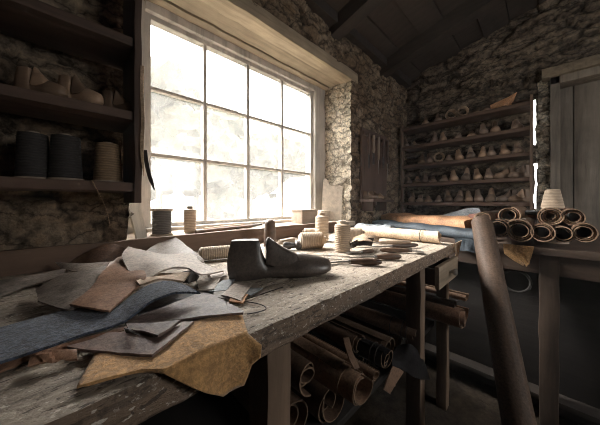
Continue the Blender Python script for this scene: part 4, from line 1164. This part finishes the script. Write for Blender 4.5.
link('board', bx((0, -.16, 0), (.38, -.01, .02), .003), 'darkboard', br)
for x in (.06, .3): link('bracket', bx((x, -.12, -.08), (x + .02, -.015, 0), .003), 'darkboardz', br)
for i, (dx, yaw, lab, s) in enumerate(((.03, -1.1, 'dark shoe last on the bracket shelf closest to the window', 1), (.13, -1.4, 'middle dark shoe last on the bracket shelf', 1.05), (.24, -1.2, 'dark shoe last on the bracket shelf closest to the corner', .9))):
    t = dup(PA, (1.83 + dx, YW - .03, 1.0915), (0, 0, yaw), (s * .9, s * 1.0, s * 1.35), lab, 'shoe lasts on the bracket shelf')

# ------------------------------------------------------------------ shelves on the end wall
FX = 2.62; SB = 2.83
sh = thing('shelf_unit', 'tall open wooden shelf unit of shoe lasts on the end wall', 'shelf', (FX, .58, .85))
def spart(name, b, m):
    o = link(name, b, m); o.data.transform(Matrix.Translation(-sh.location)); o.parent = sh; return o
ZS = [.808, .607, .406, .207, .006]
for z in ZS:
    spart('shelf_board', rough_board((FX, .07, CAM.z + z - .03), (SB, 1.09, CAM.z + z), 1, .003, .004), 'darkboardy')
spart('post', rough_board((FX - .02, .066, .85), (FX + .03, .084, CAM.z + .85), 2, .003, .003), 'post')
spart('post', rough_board((FX - .0, 1.085, .85), (FX + .04, 1.105, CAM.z + .85), 2, .003, .003), 'post')
shelfname = ['top shelf', 'second shelf down', 'third shelf down', 'fourth shelf down', 'bottom shelf']
ordn = ['first', 'second', 'third', 'fourth', 'fifth', 'sixth', 'seventh', 'eighth', 'ninth', 'tenth', 'eleventh', 'twelfth']
rows = [
    [(425, 'l'), (438, 'l'), (451, 'r'), (463, 'r'), (476, 's'), (486, 's')],
    [(406, 'l'), (415, 's'), (434, 'l'), (443, 'l'), (457, 's'), (471, 's'), (484, 'l'), (495, 'l'), (518, 'l')],
    [(421, 'l'), (430, 'l'), (439, 'r'), (449, 's'), (460, 'l'), (471, 'l'), (482, 'l'), (491, 'l'), (505, 'l'), (519, 'l')],
    [(409, 's'), (417, 's'), (424, 'l'), (433, 's'), (444, 's'), (454, 'l'), (465, 'l'), (478, 'l'), (489, 'l'), (503, 'w'), (518, 'w')],
    [(411, 'l'), (419, 's'), (428, 's'), (438, 's'), (449, 'l'), (458, 'l'), (469, 'l'), (479, 'l'), (490, 'l'), (505, 'w'), (518, 'w')],
]
mk = lambda nm, m, L, W_: last_at(nm, (0, 0, 0), 0, L, m, 'shoe lasts on the end wall shelves', W_)
PB = None; PC = None
def ring_thing(label, p):
    o = link('leather_coil', spiral_roll(.055, .04, 2.2, .006, .7, seed=random.random() * 6), 'l_edge')
    tag(o, label, 'leather coil'); o.location = p; o.rotation_euler = (0, 0, -1.1); return o
for ri, row in enumerate(rows):
    for k, (px, kind) in enumerate(row):
        q = at_x(px, 150, FX + .035); z = CAM.z + ZS[ri] + .001
        where = '%s from the corner, %s on the end wall' % (ordn[k], shelfname[ri])
        if kind == 'r':
            o = ring_thing('pale coil of leather, ' + where, (q.x + .02, q.y, z)); continue
        desc = {'l': 'upright wooden shoe last, ', 's': 'low wooden shoe last, ', 'w': 'long sideways shoe last, '}[kind]
        yaw = math.pi + math.atan2(q.y, q.x) + random.uniform(-.14, .14)
        hs = {'l': random.uniform(1.5, 1.85), 's': random.uniform(.95, 1.2), 'w': 1.5}[kind]
        ls = {'l': .9, 's': .85, 'w': .8}[kind]; wsd = random.uniform(1.15, 1.4)
        src = None
        if (ri + k) % 2 == 0: src, tag_ = PB, 'B'
        else: src, tag_ = PC, 'C'
        # toe towards the room: the heel stands at the back of the board
        Ln = .19 * ls
        if kind == 'w':
            yaw = random.uniform(2.0, 2.3); base = Vector((q.x + .09, q.y - .07, z))
        else:
            base = Vector((q.x + Ln * math.cos(yaw - math.pi), q.y + Ln * math.sin(yaw - math.pi), z))
        if src is None:
            t = last_at(desc + where, base, yaw, .19, 'lastwood' if tag_ == 'B' else 'lastgrey', 'shoe lasts on the end wall shelves', 1.05)
            t.scale = (ls, wsd, hs)
            if tag_ == 'B': PB = t
            else: PC = t
        else:
            dup(src, base, (0, 0, yaw), (ls, wsd, hs), desc + where, 'shoe lasts on the end wall shelves')
# folded tan leather on the top shelf
zt = CAM.z + ZS[0]
a = at_x(490, 104, FX + .03); b = at_x(517, 98, FX + .03)
o = link('leather_sheet', coons([(a.x, a.y, zt + .045), (a.x + .02, (a.y + b.y) / 2, zt + .075), (b.x, b.y, zt + .10)], [(b.x, b.y, zt + .10), (b.x + .02, b.y + .02, zt + .05), (b.x + .04, b.y + .04, zt + .006)],
         [(a.x + .04, a.y, zt + .012), (a.x - .02, (a.y + b.y) / 2, zt + .008), (b.x + .04, b.y + .04, zt + .006)], [(a.x, a.y, zt + .045), (a.x + .04, a.y, zt + .012)], wav=.004, thick=.004), 'l_orange')
recenter(o); tag(o, 'curled tan leather piece on the top shelf near the door', 'leather')
o = link('leather_sheet', coons([(FX + .02, .19, zt + .012), (FX + .02, .09, zt + .02)], [(FX + .02, .09, zt + .02), (FX + .17, .09, zt + .02)], [(FX + .17, .22, zt + .02), (FX + .17, .09, zt + .02)], [(FX + .02, .19, zt + .012), (FX + .17, .22, zt + .02)], wav=.015, thick=.004), 'l_brown')
recenter(o); tag(o, 'flat brown leather piece at the door end of the top shelf', 'leather')

# ------------------------------------------------------------------ light
w = bpy.data.worlds.new('overcast'); S.world = w; w.use_nodes = True
bg = w.node_tree.nodes['Background']; bg.inputs[1].default_value = 1.0
wt = w.node_tree; tc = wt.nodes.new('ShaderNodeTexCoord'); sx = wt.nodes.new('ShaderNodeSeparateXYZ')
wt.links.new(tc.outputs['Generated'], sx.inputs[0])
wt.links.new(ramp(wt, sx.outputs['Z'], [(0, (.9, .885, .86)), (.35, (1.5, 1.47, 1.42)), (1, (2.6, 2.54, 2.44))]), bg.inputs[0])   # overcast: brighter overhead
sl = bpy.data.lights.new('veiled_sun', 'SUN'); sl.energy = 2.6; sl.angle = math.radians(34); sl.color = (1, .96, .905)
so = bpy.data.objects.new('veiled_sun', sl); COL.objects.link(so)
so.rotation_euler = Vector((.22, -.80, -.74)).to_track_quat('-Z', 'Y').to_euler()
def portal(name, loc, rot, sx, sy):
    l = bpy.data.lights.new(name, 'AREA'); l.shape = 'RECTANGLE'; l.size = sx; l.size_y = sy; l.cycles.is_portal = True
    o = bpy.data.objects.new(name, l); COL.objects.link(o); o.location = loc; o.rotation_euler = rot; return o
portal('sky_portal', ((WX0 + WX1) / 2, YG + .1, (WZ0 + WZ1) / 2), (-math.pi / 2, 0, 0), WX1 - WX0 + .05, WZ1 - WZ0 + .05)
portal('sky_portal', ((W2X0 + W2X1) / 2, YB - .07, (W2Z0 + W2Z1) / 2), (math.pi / 2, 0, 0), W2X1 - W2X0, W2Z1 - W2Z0)

# thin dusty haze hanging in the room
hm = bpy.data.materials.new('room haze'); hm.use_nodes = True; hn = hm.node_tree; hn.nodes.clear()
ho = hn.nodes.new('ShaderNodeOutputMaterial'); hs = hn.nodes.new('ShaderNodeVolumeScatter'); hs.inputs['Density'].default_value = .008; hs.inputs['Anisotropy'].default_value = .2
hn.links.new(hs.outputs[0], ho.inputs['Volume'])
hz = link('haze', bx((XL - .08, YB - .06, -.1), (XE + .22, YG + .075, 3.3), 0), None, smooth=False); hz.data.materials.append(hm)
hz['kind'] = 'stuff'; hz['label'] = 'thin pale dusty haze hanging in the room by the window'; hz['category'] = 'haze'
# ------------------------------------------------------------------ view
S.view_settings.view_transform = 'Standard'; S.view_settings.look = 'None'; S.view_settings.gamma = 1; S.view_settings.use_curve_mapping = False
S.view_settings.exposure = 3.2
S.cycles.filter_width = 1.0
S.cycles.use_denoising = True
S.cycles.max_bounces = 8; S.cycles.diffuse_bounces = 5; S.cycles.transparent_max_bounces = 12
S.cycles.sample_clamp_indirect = 6; S.cycles.caustics_reflective = False; S.cycles.caustics_refractive = False
